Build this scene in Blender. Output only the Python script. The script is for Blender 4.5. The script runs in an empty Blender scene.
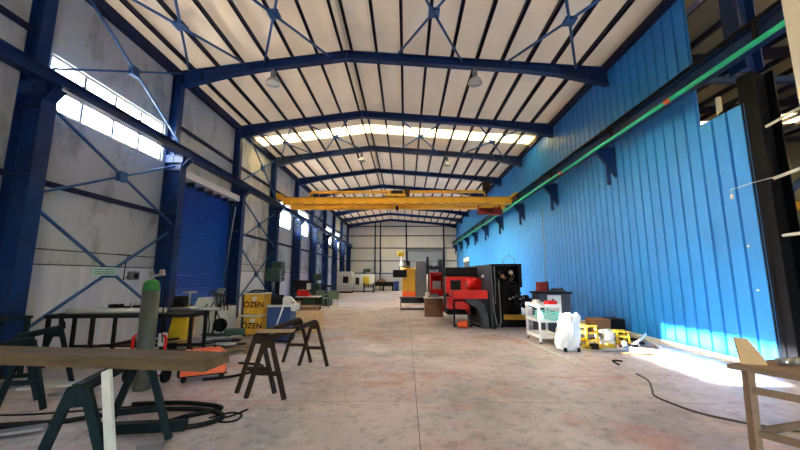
import bpy, math, random
from mathutils import Vector, Matrix
random.seed(4)
S = bpy.context.scene
COL = S.collection
PI = math.pi

# ------------------------------------------------------------------ materials
def mat(name, col, rough=.6, metal=0., var=.12, scale=3., bump=0., dirt=None, dirt_amt=0., dscale=1.2, spec=.5, stretch=(1, 1, 1), coat=0.):
    m = bpy.data.materials.new(name); m.use_nodes = True
    nt = m.node_tree; N = nt.nodes; L = nt.links
    b = N['Principled BSDF']
    b.inputs['Roughness'].default_value = rough
    b.inputs['Metallic'].default_value = metal
    b.inputs['Specular IOR Level'].default_value = spec
    b.inputs['Coat Weight'].default_value = coat
    tc = N.new('ShaderNodeTexCoord'); mp = N.new('ShaderNodeMapping')
    mp.inputs['Scale'].default_value = stretch
    L.new(tc.outputs['Object'], mp.inputs['Vector'])
    no = N.new('ShaderNodeTexNoise'); no.inputs['Scale'].default_value = scale; no.inputs['Detail'].default_value = 6
    L.new(mp.outputs[0], no.inputs['Vector'])
    cr = N.new('ShaderNodeValToRGB')
    c0 = [max(0, c * (1 - var)) for c in col]; c1 = [min(1, c * (1 + var)) for c in col]
    cr.color_ramp.elements[0].position = .3; cr.color_ramp.elements[0].color = (*c0, 1)
    cr.color_ramp.elements[1].position = .7; cr.color_ramp.elements[1].color = (*c1, 1)
    L.new(no.outputs['Fac'], cr.inputs['Fac'])
    out = cr.outputs['Color']
    if dirt:
        n2 = N.new('ShaderNodeTexNoise'); n2.inputs['Scale'].default_value = dscale; n2.inputs['Detail'].default_value = 9
        n2.inputs['Roughness'].default_value = .65
        L.new(mp.outputs[0], n2.inputs['Vector'])
        r2 = N.new('ShaderNodeValToRGB'); r2.color_ramp.elements[0].position = .5; r2.color_ramp.elements[1].position = .66
        r2.color_ramp.elements[0].color = (0, 0, 0, 1); r2.color_ramp.elements[1].color = (dirt_amt,) * 3 + (1,)
        L.new(n2.outputs['Fac'], r2.inputs['Fac'])
        mx = N.new('ShaderNodeMix'); mx.data_type = 'RGBA'
        L.new(r2.outputs['Color'], mx.inputs['Factor']); L.new(out, mx.inputs['A']); mx.inputs['B'].default_value = (*dirt, 1)
        out = mx.outputs['Result']
    L.new(out, b.inputs['Base Color'])
    if bump:
        bp = N.new('ShaderNodeBump'); bp.inputs['Strength'].default_value = bump; bp.inputs['Distance'].default_value = .02
        L.new(no.outputs['Fac'], bp.inputs['Height']); L.new(bp.outputs[0], b.inputs['Normal'])
    return m

def srgb(r, g, b):
    f = lambda c: (c / 255 / 12.92) if c / 255 <= .04045 else ((c / 255 + .055) / 1.055) ** 2.4
    return (f(r), f(g), f(b))

M = {}
M['steel'] = mat('blue_painted_steel', srgb(12, 46, 98), .42, 0, .18, 4, dirt=srgb(25, 28, 45), dirt_amt=.6)
M['brace'] = mat('brace_blue_paint', srgb(36, 84, 142), .45, 0, .15, 5)
M['purlin'] = mat('dark_purlin_paint', srgb(42, 42, 62), .55, 0, .15, 5)
M['girt'] = mat('dark_girt_paint', srgb(34, 40, 72), .5, 0, .15, 5)
M['roof0'] = mat('pale_roof_sheet', srgb(214, 202, 186), .55, 0, .05, .8, dirt=srgb(170, 160, 150), dirt_amt=.35, dscale=.5)
M['panel'] = mat('pale_wall_panel', srgb(188, 190, 192), .8, 0, .07, 1.2, .1, dirt=srgb(92, 90, 88), dirt_amt=.55, dscale=1.6, stretch=(1, 1, .55))
M['backpanel'] = mat('cream_wall_panel', srgb(212, 208, 200), .8, 0, .04, 1)
M['blockwall'] = mat('white_painted_block', srgb(205, 205, 215), .7, 0, .07, 3, .15, dirt=srgb(240, 240, 245), dirt_amt=.5, dscale=2.2, stretch=(1, 1, .12))
M['seam'] = mat('dark_wall_seam', srgb(80, 78, 78), .8)
M['bluesheet'] = mat('bright_blue_sheet', srgb(30, 132, 218), .5, 0, .05, .9, dirt=srgb(36, 112, 190), dirt_amt=.35, dscale=.6)
M['door'] = mat('roller_door_blue', srgb(22, 74, 178), .32, 0, .1, 3)
M['greydoor'] = mat('roller_door_grey', srgb(150, 156, 162), .5, 0, .05, 2)
M['white'] = mat('white_paint', srgb(225, 225, 225), .4, 0, .03, 4)
M['offwhite'] = mat('off_white_paint', srgb(205, 203, 195), .5, 0, .06, 4)
M['black'] = mat('black_paint', srgb(22, 22, 26), .5, 0, .2, 5)
M['dgrey'] = mat('dark_grey_paint', srgb(58, 62, 72), .5, 0, .1, 4)
M['mgrey'] = mat('mid_grey_paint', srgb(110, 112, 116), .5, 0, .1, 4)
M['metal'] = mat('bare_steel', srgb(165, 165, 168), .35, .85, .1, 6)
M['rust'] = mat('rusty_steel', srgb(50, 37, 30), .75, .1, .3, 8, .2)
M['darkiron'] = mat('dark_iron', srgb(36, 34, 36), .55, .4, .3, 8)
M['greeniron'] = mat('dark_green_painted_iron', srgb(20, 34, 38), .5, .1, .3, 6)
M['wood'] = mat('weathered_timber', srgb(150, 124, 92), .75, 0, .22, 6, .15, stretch=(.25, 3, 3))
M['timber'] = mat('dark_weathered_timber', srgb(104, 86, 62), .8, 0, .25, 5, .2, dirt=srgb(70, 56, 42), dirt_amt=.6, dscale=3, stretch=(.3, 3, 3))
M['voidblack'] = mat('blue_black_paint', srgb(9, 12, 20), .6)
M['benchwood'] = mat('dull_bench_wood', srgb(122, 98, 78), .75, 0, .2, 6, .1)
M['ply'] = mat('plain_plywood', srgb(196, 158, 112), .7, 0, .1, 4, stretch=(1, 4, 1))
M['bwood'] = mat('brown_wood', srgb(120, 72, 44), .6, 0, .2, 5, stretch=(1, 1, 5))
M['card'] = mat('cardboard', srgb(150, 104, 70), .85, 0, .08, 3)
M['yellow'] = mat('crane_yellow', srgb(214, 160, 38), .5, 0, .1, 3, dirt=srgb(120, 84, 30), dirt_amt=.5, dscale=3)
M['yel2'] = mat('machine_yellow', srgb(216, 180, 30), .45, 0, .08, 4)
M['orange'] = mat('machine_orange', srgb(232, 92, 36), .4, 0, .06, 4)
M['red'] = mat('machine_red', srgb(206, 18, 14), .5, 0, .08, 4)
M['dred'] = mat('dark_red', srgb(130, 38, 34), .55, 0, .12, 4)
M['mblue'] = mat('machine_blue', srgb(40, 70, 122), .5, 0, .08, 4)
M['green'] = mat('cylinder_green', srgb(36, 118, 44), .4, 0, .08, 6)
M['cyl'] = mat('cylinder_grey', srgb(84, 88, 82), .4, .2, .15, 6, dirt=srgb(80, 84, 62), dirt_amt=.6, dscale=5)
M['mgreen'] = mat('machine_green', srgb(52, 72, 62), .55, 0, .15, 4)
M['chairgreen'] = mat('chair_green', srgb(98, 118, 100), .6, 0, .08, 4)
M['pipegreen'] = mat('festoon_green', srgb(40, 190, 150), .45, 0, .06, 2)
M['teal'] = mat('teal_plastic', srgb(110, 200, 185), .4)
M['rubber'] = mat('black_rubber', srgb(24, 24, 24), .7, 0, .2, 6)
M['hose'] = mat('grey_hose', srgb(70, 62, 54), .6)
M['copper'] = mat('copper_brass', srgb(190, 160, 140), .3, .9)
M['bag'] = mat('white_plastic_film', srgb(225, 235, 245), .25, 0, .05, 6)
M['signgreen'] = mat('pale_green_sign', srgb(186, 224, 205), .6, 0, .03)
M['ink'] = mat('sign_ink', srgb(70, 110, 95), .6)
M['screen'] = mat('dark_screen', srgb(26, 28, 32), .6, spec=.15)
M['sidepanel'] = mat('side_bay_sheet', srgb(120, 118, 112), .7, 0, .1, 1)
M['lampglass'] = mat('lamp_reflector', srgb(225, 225, 222), .25, .4, .03)
M['ground'] = mat('yard_concrete', srgb(150, 145, 135), .9, 0, .1, .5)

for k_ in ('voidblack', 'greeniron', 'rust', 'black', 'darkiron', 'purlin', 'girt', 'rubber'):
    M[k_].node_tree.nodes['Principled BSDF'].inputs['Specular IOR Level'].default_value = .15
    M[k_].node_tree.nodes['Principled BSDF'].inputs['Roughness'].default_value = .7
for k_ in ('steel', 'timber', 'dgrey', 'red', 'dred', 'mgreen'):
    M[k_].node_tree.nodes['Principled BSDF'].inputs['Specular IOR Level'].default_value = .28

def glass_mat():
    m = bpy.data.materials.new('window_glass'); m.use_nodes = True
    nt = m.node_tree; N = nt.nodes; L = nt.links; N.clear()
    o = N.new('ShaderNodeOutputMaterial'); t = N.new('ShaderNodeBsdfTransparent'); g = N.new('ShaderNodeBsdfGlossy')
    t.inputs['Color'].default_value = (.93, .95, .96, 1); g.inputs['Roughness'].default_value = .05
    mx = N.new('ShaderNodeMixShader'); mx.inputs[0].default_value = .06
    L.new(t.outputs[0], mx.inputs[1]); L.new(g.outputs[0], mx.inputs[2]); L.new(mx.outputs[0], o.inputs[0])
    return m
M['glass'] = glass_mat()
def translucent(name, col, k=.8):
    m = bpy.data.materials.new(name); m.use_nodes = True
    nt = m.node_tree; N = nt.nodes; L = nt.links; N.clear()
    o = N.new('ShaderNodeOutputMaterial'); t = N.new('ShaderNodeBsdfTranslucent'); d = N.new('ShaderNodeBsdfDiffuse')
    no = N.new('ShaderNodeTexNoise'); no.inputs['Scale'].default_value = 1.3
    cr = N.new('ShaderNodeValToRGB'); cr.color_ramp.elements[0].position = .3; cr.color_ramp.elements[1].position = .7
    cr.color_ramp.elements[0].color = (*[c * .85 for c in col], 1); cr.color_ramp.elements[1].color = (*col, 1)
    tc = N.new('ShaderNodeTexCoord'); L.new(tc.outputs['Object'], no.inputs['Vector']); L.new(no.outputs['Fac'], cr.inputs[0])
    L.new(cr.outputs[0], t.inputs[0]); L.new(cr.outputs[0], d.inputs[0])
    mx = N.new('ShaderNodeMixShader'); mx.inputs[0].default_value = 1 - k
    L.new(t.outputs[0], mx.inputs[1]); L.new(d.outputs[0], mx.inputs[2]); L.new(mx.outputs[0], o.inputs[0])
    return m
M['skylight'] = translucent('translucent_roof_sheet', (.95, .83, .52), .6)

def roof_mat():
    m = M['roof0']; m.name = 'pale_translucent_roof_sheet'; nt = m.node_tree; N = nt.nodes; L = nt.links
    b = N['Principled BSDF']; o = N['Material Output']; t = N.new('ShaderNodeBsdfTranslucent')
    t.inputs[0].default_value = (.92, .86, .76, 1)
    mx = N.new('ShaderNodeMixShader'); mx.inputs[0].default_value = .06  # slight translucency added so sky light lifts the roof and hall
    L.new(b.outputs[0], mx.inputs[1]); L.new(t.outputs[0], mx.inputs[2]); L.new(mx.outputs[0], o.inputs['Surface'])
    return m
M['roof'] = roof_mat()

def floor_mat():
    m = bpy.data.materials.new('worn_concrete_floor'); m.use_nodes = True
    nt = m.node_tree; N = nt.nodes; L = nt.links; b = N['Principled BSDF']
    tc = N.new('ShaderNodeTexCoord')
    def noise(s, d=6, r=.6, off=0):
        mp = N.new('ShaderNodeMapping'); mp.inputs['Location'].default_value = (off, off * 2, 0); L.new(tc.outputs['Object'], mp.inputs[0])
        n = N.new('ShaderNodeTexNoise'); n.inputs['Scale'].default_value = s; n.inputs['Detail'].default_value = d; n.inputs['Roughness'].default_value = r
        L.new(mp.outputs[0], n.inputs[0]); return n.outputs['Fac']
    def ramp(f, p0, c0, p1, c1):
        r = N.new('ShaderNodeValToRGB'); e = r.color_ramp.elements
        e[0].position = p0; e[0].color = (*c0, 1); e[1].position = p1; e[1].color = (*c1, 1); L.new(f, r.inputs[0]); return r.outputs[0]
    def mix(f, a, c, mode='MIX'):
        x = N.new('ShaderNodeMix'); x.data_type = 'RGBA'; x.blend_type = mode
        if isinstance(f, float): x.inputs['Factor'].default_value = f
        else: L.new(f, x.inputs['Factor'])
        for k, v in (('A', a), ('B', c)):
            if isinstance(v, tuple): x.inputs[k].default_value = (*v, 1)
            else: L.new(v, x.inputs[k])
        return x.outputs['Result']
    base = ramp(noise(.9), .3, srgb(176, 166, 168), .7, srgb(208, 196, 197))
    red = ramp(noise(.55, 8, .7, 7), .52, (0, 0, 0), .62, (.75, .75, .75))
    c = mix(red, base, srgb(184, 134, 126))
    c = mix(ramp(noise(.8, 8, .7, 31), .5, (0, 0, 0), .62, (.6, .6, .6)), c, srgb(150, 152, 150))
    c = mix(ramp(noise(.35, 7, .75, 41), .5, (0, 0, 0), .64, (.55, .55, .55)), c, srgb(124, 112, 108))
    c = mix(ramp(noise(6, 10, .75, 13), .50, (0, 0, 0), .66, (.6, .6, .6)), c, srgb(96, 84, 80))
    c = mix(ramp(noise(22, 8, .8, 3), .58, (0, 0, 0), .68, (.6, .6, .6)), c, srgb(215, 205, 200))
    # control joints cut into the slab
    sx = N.new('ShaderNodeSeparateXYZ'); L.new(tc.outputs['Object'], sx.inputs[0])
    def joint(out, off, per):
        a = N.new('ShaderNodeMath'); a.operation = 'ADD'; L.new(out, a.inputs[0]); a.inputs[1].default_value = off + 100 * per
        q = N.new('ShaderNodeMath'); q.operation = 'MODULO'; L.new(a.outputs[0], q.inputs[0]); q.inputs[1].default_value = per
        l = N.new('ShaderNodeMath'); l.operation = 'LESS_THAN'; L.new(q.outputs[0], l.inputs[0]); l.inputs[1].default_value = .008
        return l.outputs[0]
    c = mix(joint(sx.outputs[0], -.12, 6.0), c, srgb(84, 70, 66))
    c = mix(joint(sx.outputs[1], .5, 5.0), c, srgb(104, 88, 82))
    L.new(c, b.inputs['Base Color'])
    rr = N.new('ShaderNodeMapRange'); rr.inputs['To Min'].default_value = .38; rr.inputs['To Max'].default_value = .7
    L.new(noise(2.5, 5, .6, 5), rr.inputs[0]); L.new(rr.outputs[0], b.inputs['Roughness'])
    bp = N.new('ShaderNodeBump'); bp.inputs['Strength'].default_value = .12; bp.inputs['Distance'].default_value = .01
    L.new(noise(14, 8), bp.inputs['Height']); L.new(bp.outputs[0], b.inputs['Normal'])
    return m
M['floor'] = floor_mat()

# ------------------------------------------------------------------ mesh builder
class MB:
    def __init__(s): s.v = []; s.f = []; s.sm = []
    def add(s, vs, fs, smooth=False):
        o = len(s.v); s.v += [tuple(v) for v in vs]
        for f in fs: s.f.append([i + o for i in f]); s.sm.append(smooth)
        return s
    def box(s, x0, x1, y0, y1, z0, z1):
        return s.add([(x0,y0,z0),(x1,y0,z0),(x1,y1,z0),(x0,y1,z0),(x0,y0,z1),(x1,y0,z1),(x1,y1,z1),(x0,y1,z1)],
                     [(0,3,2,1),(4,5,6,7),(0,1,5,4),(1,2,6,5),(2,3,7,6),(3,0,4,7)])
    def bar(s, a, b, w, h=None, up=(0, 0, 1)):
        h = h or w; a = Vector(a); b = Vector(b); d = (b - a).normalized(); up = Vector(up)
        if abs(d.dot(up)) > .98: up = Vector((0, 1, 0)) if abs(d.y) < .9 else Vector((1, 0, 0))
        r = d.cross(up).normalized(); u = r.cross(d)
        vs = [p + r * i * w / 2 + u * j * h / 2 for p in (a, b) for i, j in ((-1,-1),(1,-1),(1,1),(-1,1))]
        return s.add(vs, [(0,1,2,3),(7,6,5,4),(0,4,5,1),(1,5,6,2),(2,6,7,3),(3,7,4,0)])
    def tube(s, pts, r, n=10, caps=True):
        pts = [Vector(p) for p in pts]; rs = r if isinstance(r, (list, tuple)) else [r] * len(pts)
        vs = []; fs = []; prev = None
        for i, p in enumerate(pts):
            d = (pts[min(i + 1, len(pts) - 1)] - pts[max(i - 1, 0)])
            d = d.normalized() if d.length > 1e-9 else Vector((0, 0, 1))
            if prev is None:
                a = Vector((0, 0, 1)) if abs(d.z) < .9 else Vector((1, 0, 0)); u = d.cross(a).normalized()
            else:
                u = (prev - d * prev.dot(d)); u = u.normalized() if u.length > 1e-6 else d.orthogonal().normalized()
            prev = u; w = d.cross(u)
            for k in range(n):
                t = 2 * PI * k / n; vs.append(p + (u * math.cos(t) + w * math.sin(t)) * rs[i])
        for i in range(len(pts) - 1):
            for k in range(n): fs.append((i*n+k, i*n+(k+1) % n, (i+1)*n+(k+1) % n, (i+1)*n+k))
        s.add(vs, fs, True)
        if caps:
            o = len(s.v) - len(vs)
            s.f.append([o + k for k in range(n)][::-1]); s.sm.append(False)
            s.f.append([o + (len(pts) - 1) * n + k for k in range(n)]); s.sm.append(False)
        return s
    def lathe(s, c, prof, n=20):      # prof: (r, z) about a vertical axis at c
        return s.tube_profile(c, prof, n)
    def tube_profile(s, c, prof, n):
        vs = []; fs = []
        for r, z in prof:
            for k in range(n):
                t = 2 * PI * k / n; vs.append((c[0] + r * math.cos(t), c[1] + r * math.sin(t), c[2] + z))
        for i in range(len(prof) - 1):
            for k in range(n): fs.append((i*n+k, i*n+(k+1) % n, (i+1)*n+(k+1) % n, (i+1)*n+k))
        fs.append(tuple(range(n))[::-1]); fs.append(tuple((len(prof)-1)*n+k for k in range(n)))
        return s.add(vs, fs, True)
    def prism(s, poly, axis, a, b):   # poly: 2-D points, extruded along axis from a to b
        n = len(poly)
        def P(p, t): return {'x': (t, p[0], p[1]), 'y': (p[0], t, p[1]), 'z': (p[0], p[1], t)}[axis]
        vs = [P(p, a) for p in poly] + [P(p, b) for p in poly]
        return s.add(vs, [tuple(range(n))[::-1], tuple(range(n, 2*n))] + [(i, (i+1) % n, n+(i+1) % n, n+i) for i in range(n)])
    def hbeam(s, a, b, depth, width, t=.018, up=(0, 0, 1)):
        a = Vector(a); b = Vector(b); d = (b - a).normalized(); up = Vector(up)
        r = d.cross(up).normalized(); u = r.cross(d)
        s.bar(a, b, t, depth, u)
        for k in (-1, 1):
            o = u * k * (depth / 2 - t / 2); s.bar(a + o, b + o, width, t, u)
        return s
    def build(s, name, m, parent=None, bevel=0., loc=None, rot=None):
        me = bpy.data.meshes.new(name); me.from_pydata(s.v, [], s.f)
        me.polygons.foreach_set('use_smooth', s.sm); me.materials.append(M[m] if isinstance(m, str) else m)
        me.validate(); me.update()
        import bmesh
        bm = bmesh.new(); bm.from_mesh(me); bmesh.ops.recalc_face_normals(bm, faces=bm.faces); bm.to_mesh(me); bm.free()
        o = bpy.data.objects.new(name, me); COL.objects.link(o)
        if parent is not None: o.parent = parent
        if loc: o.location = loc
        if rot: o.rotation_euler = rot
        if bevel:
            bv = o.modifiers.new('bevel', 'BEVEL'); bv.width = bevel; bv.segments = 2; bv.limit_method = 'ANGLE'
        return o

def tag(o, label, cat, group=None, kind=None):
    o['label'] = label
    if cat: o['category'] = cat
    if group: o['group'] = group
    if kind: o['kind'] = kind
    return o
def thing(name, label, cat, loc=(0, 0, 0), rz=0., group=None, kind=None):
    o = bpy.data.objects.new(name, None); COL.objects.link(o); o.location = loc; o.rotation_euler = (0, 0, rz)
    o.empty_display_size = .1
    return tag(o, label, cat, group, kind)
def struct(o, label=None):
    o['kind'] = 'structure'
    if label: o['label'] = label
    return o
def dup(root, loc=None, rz=None, label=None):
    def cp(o, par):
        c = o.copy(); COL.objects.link(c)
        if par is not None: c.parent = par
        for ch in list(o.children): cp(ch, c)
        return c
    kids = list(root.children)
    r = root.copy(); COL.objects.link(r)
    for k in kids: cp(k, r)
    if loc is not None: r.location = loc
    if rz is not None: r.rotation_euler = (0, 0, rz)
    if label: r['label'] = label
    return r
def text(body, size, m, parent, loc, rot, name='lettering', depth=.003):
    cu = bpy.data.curves.new(name, 'FONT'); cu.body = body; cu.size = size; cu.extrude = depth; cu.offset = .0035; cu.align_x = 'CENTER'; cu.align_y = 'CENTER'
    t = bpy.data.objects.new(name + '_curve', cu); COL.objects.link(t); bpy.context.view_layer.update()
    me = bpy.data.meshes.new_from_object(t.evaluated_get(bpy.context.evaluated_depsgraph_get()))
    bpy.data.objects.remove(t); me.materials.clear(); me.materials.append(M[m])
    o = bpy.data.objects.new(name, me); COL.objects.link(o); o.parent = parent; o.location = loc; o.rotation_euler = rot
    return o

# ------------------------------------------------------------------ hall geometry
XL, XR, YB = -6.68, 5.75, 39.8
Y0 = -6.0
EV = 7.33; RIDGE = 7.95; XRG = -1.7
FR = [5.6 + 3.7 * i for i in range(10)]; FR[9] = 39.05
def zr(x): return EV + (x - XL) / (XRG - XL) * (RIDGE - EV) if x < XRG else RIDGE - (x - XRG) / (XR - XRG) * (RIDGE - EV)
SHEET = .17

struct(MB().box(XL - .2, 20, Y0, YB + .2, -.1, 0).build('floor', 'floor'), 'worn pinkish grey concrete floor with reddish patches')
struct(MB().add([(-70, -60, -.12), (70, -60, -.12), (70, 90, -.12), (-70, 90, -.12)], [(0, 1, 2, 3)]).build('floor', 'ground'), 'concrete yard around the hall')

# left wall with window openings
WZ0, WZ1 = 4.66, 5.70
wins = [(5.98, 9.12, 4.62), (18.3, 19.95, 4.15), (20.75, 23.6, 4.15), (28.4, 31.1, 4.3), (31.9, 34.7, 4.3)]
mb = MB()
def wall_seg(mb, y0, y1, z0, z1, x=XL, t=-.2): mb.box(min(x, x + t), max(x, x + t), y0, y1, z0, z1)
ytop = EV + SHEET
wall_seg(mb, Y0, YB, 2.0, 4.15); wall_seg(mb, Y0, YB, WZ1, ytop)
edges = [Y0] + [v for w in wins for v in w[:2]] + [YB]
for a_, b_, z_ in wins:
    if z_ > 4.15: wall_seg(mb, a_, b_, 4.15, z_)
for i in range(0, len(edges), 2): wall_seg(mb, edges[i], edges[i + 1], 4.15, WZ1)
wl = struct(mb.build('wall_left', 'panel'), 'dirty pale concrete panel wall')
mb = MB(); wall_seg(mb, Y0, YB, 0, 1.72, XL + .0, -.2); o = mb.build('wall_base', 'blockwall', wl)
mb = MB(); wall_seg(mb, Y0, YB, 1.72, 2.0); o = mb.build('wall_band', 'panel', wl)
mb = MB()
for z in (1.72, 2.0): mb.box(XL, XL + .012, Y0, YB, z - .012, z + .012)
for y in [Y0 + 3.7 * k + .9 for k in range(12)]: mb.box(XL, XL + .008, y - .012, y + .012, 2.0, 4.6)
mb.build('wall_seam', 'seam', wl)
for i, (a, b, WZ0) in enumerate(wins):
    w = thing('window_%d' % (i + 1), 'high strip window in the pale left wall', None, (XL - .1, a, WZ0), kind='structure'); w.pop('category', None) if 'category' in w.keys() else None
    L_ = b - a; H = WZ1 - WZ0; fm = MB()
    fm.box(-.05, .05, 0, L_, 0, .05).box(-.05, .05, 0, L_, H - .05, H).box(-.05, .05, 0, .05, .05, H - .05).box(-.05, .05, L_ - .05, L_, .05, H - .05)
    n = max(2, round(L_ / .78))
    mu = MB()
    for k in range(1, n): mu.box(-.03, .03, L_ * k / n - .03, L_ * k / n + .03, .05, H - .05)
    mu.box(-.03, .03, .05, L_ - .05, H * .62 - .025, H * .62 + .025)
    mu.build('mullion', 'mgrey', w)
    fm.build('window_frame', 'offwhite', w)
    MB().box(-.003, .003, .05, L_ - .05, .05, H - .05).build('window_glass', 'glass', w)
    MB().box(.05, .13, -.03, L_ + .03, -.04, 0).build('window_sill', 'offwhite', w)

# back wall
mb = MB(); poly = [(XL - .2, 0), (XR + .2, 0), (XR + .2, EV + SHEET), (XRG, RIDGE + SHEET), (XL - .2, EV + SHEET)]
mb.prism(poly, 'y', YB, YB + .2)
wb = struct(mb.build('wall_back', 'backpanel'), 'cream panelled end wall')
mb = MB()
for z in (1.85, 3.25, 4.7, 6.1, 7.2): mb.box(XL, XR, YB - .06, YB, z - .05, z + .05)
tag(mb.build('wall_girt', 'girt'), 'dark horizontal girts across the cream end wall', 'girt', kind='structure')
for x, lb in ((-3.5, 'dark slim post on the end wall, left of the grey shutter'), (-2.9, 'second dark slim post on the end wall, beside the first'), (.05, 'dark slim post on the left edge of the grey shutter'), (4.3, 'dark slim post on the right edge of the grey shutter')):
    tag(MB().hbeam((x, YB - .14, 0), (x, YB - .14, zr(x)), .14 if x != -2.9 else .06, .14, up=(0, 1, 0)).build('end_wall_post', 'girt'), lb, 'post', kind='structure')
d = thing('door_1', 'wide grey roller shutter in the end wall', None, (2.17, YB - .02, 0), kind='structure')
mb = MB()
for k in range(36): mb.box(-2.0, 2.0, -.05 if k % 2 else -.02, 0, k * .12, k * .12 + .12)
mb.build('shutter_slats', 'greydoor', d)
MB().box(-2.05, 2.05, -.3, 0, 4.32, 4.62).build('shutter_housing', 'mgrey', d)
MB().box(-2.05, -1.97, -.1, 0, 0, 4.32).box(1.97, 2.05, -.1, 0, 0, 4.32).build('guide_rail', 'black', d)

struct(MB().prism([(XL - .2, 0), (1.6, 0), (1.6, 3.8), (4.2, 3.8), (4.2, 0), (XR + .2, 0), (XR + .2, EV + SHEET), (XRG, RIDGE + SHEET), (XL - .2, EV + SHEET)], 'y', Y0 - .2, Y0).build('wall_front', 'backpanel'), 'pale end wall behind the camera, its gateway added for fill light')  # gateway is unseen, added and sized to let in fill light

# roller shutter in the left wall
d = thing('door_2', 'dark blue roller shutter in the left wall', None, (XL, 11.15, 0), kind='structure')
mb = MB(); pts = []
n = 56
for k in range(n):
    z = k * 4.28 / n; h = 4.28 / n
    pts += [(.07, z), (.105, z + h * .3), (.105, z + h * .7), (.07, z + h * .97)]
pts = [(0.02, 0)] + pts + [(.02, 4.28)]
mb.prism(pts, 'y', -1.62, 1.62)
o = mb.build('shutter_slats', 'door', d)
# prism on 'y' maps (x, z)
MB().box(.0, .42, -1.66, 1.66, 4.30, 4.50).build('shutter_housing', 'white', d)
mb = MB()
for k in range(7): mb.box(.06, .3, -1.5 + k * .5, -1.44 + k * .5, 4.16, 4.29)
mb.box(.0, .05, -1.64, 1.64, 4.2, 4.3)
mb.build('roller_bracket', 'dgrey', d)
MB().box(0, .16, -1.68, -1.6, 0, 4.3).box(0, .16, 1.6, 1.68, 0, 4.3).build('guide_rail', 'steel', d)

# right wall: ribbed blue sheets
def ribbed(y0, y1, z0, ztop, name, parent=None):
    mb = MB(); prof = []; y = y0
    P = .30
    while y < y1 - 1e-6:
        e = min(y + P, y1)
        seq = [(y, 0), (y + .012, .035), (y + .040, .035), (y + .052, 0), (e, 0)]
        for q in seq:
            if q[0] <= e and (not prof or q[0] > prof[-1][0] + 1e-6): prof.append(q)
        y = e
    vs = []
    for yy, dx in prof: vs += [(XR + dx, yy, z0), (XR + dx, yy, ztop), (XR + dx + .012, yy, z0), (XR + dx + .012, yy, ztop)]
    fs = []
    for i in range(len(prof) - 1):
        a = 4 * i; b = a + 4
        fs += [(a, b, b + 1, a + 1), (a + 3, b + 3, b + 2, a + 2), (a + 1, b + 1, b + 3, a + 3), (a + 2, b + 2, b, a)]
    fs += [(0, 1, 3, 2), (4*(len(prof)-1)+2, 4*(len(prof)-1)+3, 4*(len(prof)-1)+1, 4*(len(prof)-1))]
    mb.add(vs, fs)
    return mb.build(name, 'bluesheet', parent)
wr = struct(ribbed(6.6, YB, .10, EV + .1, 'wall_right'), 'bright blue ribbed sheet partition wall')
ribbed(5.7, 6.6, .10, 4.42, 'low_wall_sheet', wr)
# dark void door near the far end of the blue wall
d = thing('door_3', 'dark doorway in the far end of the blue wall', None, (XR - .05, 33.2, 0), kind='structure')
MB().box(-.03, .0, -1.3, 1.3, 0, 2.9).build('door_leaf', 'dgrey', d)
MB().box(-.05, .0, -1.4, 1.4, 2.9, 3.25).build('door_head', 'offwhite', d)
struct(MB().box(XR - .04, XR + .12, 5.7, YB, 0, .10).build('trim_1', 'offwhite'), 'low concrete kerb under the blue wall')
struct(MB().box(XL, XL + .14, Y0, YB, EV - .14, EV + .12).build('trim_2', 'girt'), 'dark eaves beam along the left wall')
struct(MB().box(XR - .12, XR, 6.6, YB, EV - .05, EV + .14).build('trim_3', 'girt'), 'dark eaves beam along the blue wall')

# roof sheets, broken by translucent strips
bands = [(14.55, 15.45), (32.4, 33.4)]
def roof(y0, y1, name, m, x0=XL - .3, x1=XR + .3, parent=None):
    mb = MB(); t = .05
    for a, b in ((x0, XRG), (XRG, x1)):
        za, zb = zr(a) + SHEET, zr(b) + SHEET
        mb.add([(a, y0, za), (b, y0, zb), (b, y1, zb), (a, y1, za), (a, y0, za + t), (b, y0, zb + t), (b, y1, zb + t), (a, y1, za + t)],
               [(0,3,2,1),(4,5,6,7),(0,1,5,4),(1,2,6,5),(2,3,7,6),(3,0,4,7)])
    return mb.build(name, m, parent)
ys = [Y0] + [v for b in bands for v in b] + [YB + .2]
ceil = struct(roof(ys[0], ys[1], 'ceiling', 'roof'), 'pale ribbed roof sheets')
for i in range(2, len(ys), 2): roof(ys[i], ys[i + 1], 'roof_sheet', 'roof', parent=ceil)
lbs = ['yellowish translucent roof strip, nearest and widest of the skylights', 'translucent roof strip near the end wall']
for i, (a, b) in enumerate(bands):
    tag(roof(a, b, 'skylight', 'skylight'), lbs[i], 'skylight', kind='structure')

# purlins
px = [XRG - .14, XRG + .14] + [XRG - .14 - .72 * k for k in range(1, 7)] + [XRG + .14 + .72 * k for k in range(1, 11)]
for x in px:
    z = zr(x) + .005
    mb = MB(); mb.box(x - .02, x + .02, Y0, YB, z, z + .13).box(x - .025, x + .055, Y0, YB, z, z + .02)
    tag(mb.build('roof_purlin', 'purlin'), 'thin dark steel purlin running the length of the hall under the roof sheets', 'purlin', 'roof purlins', 'structure')

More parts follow.
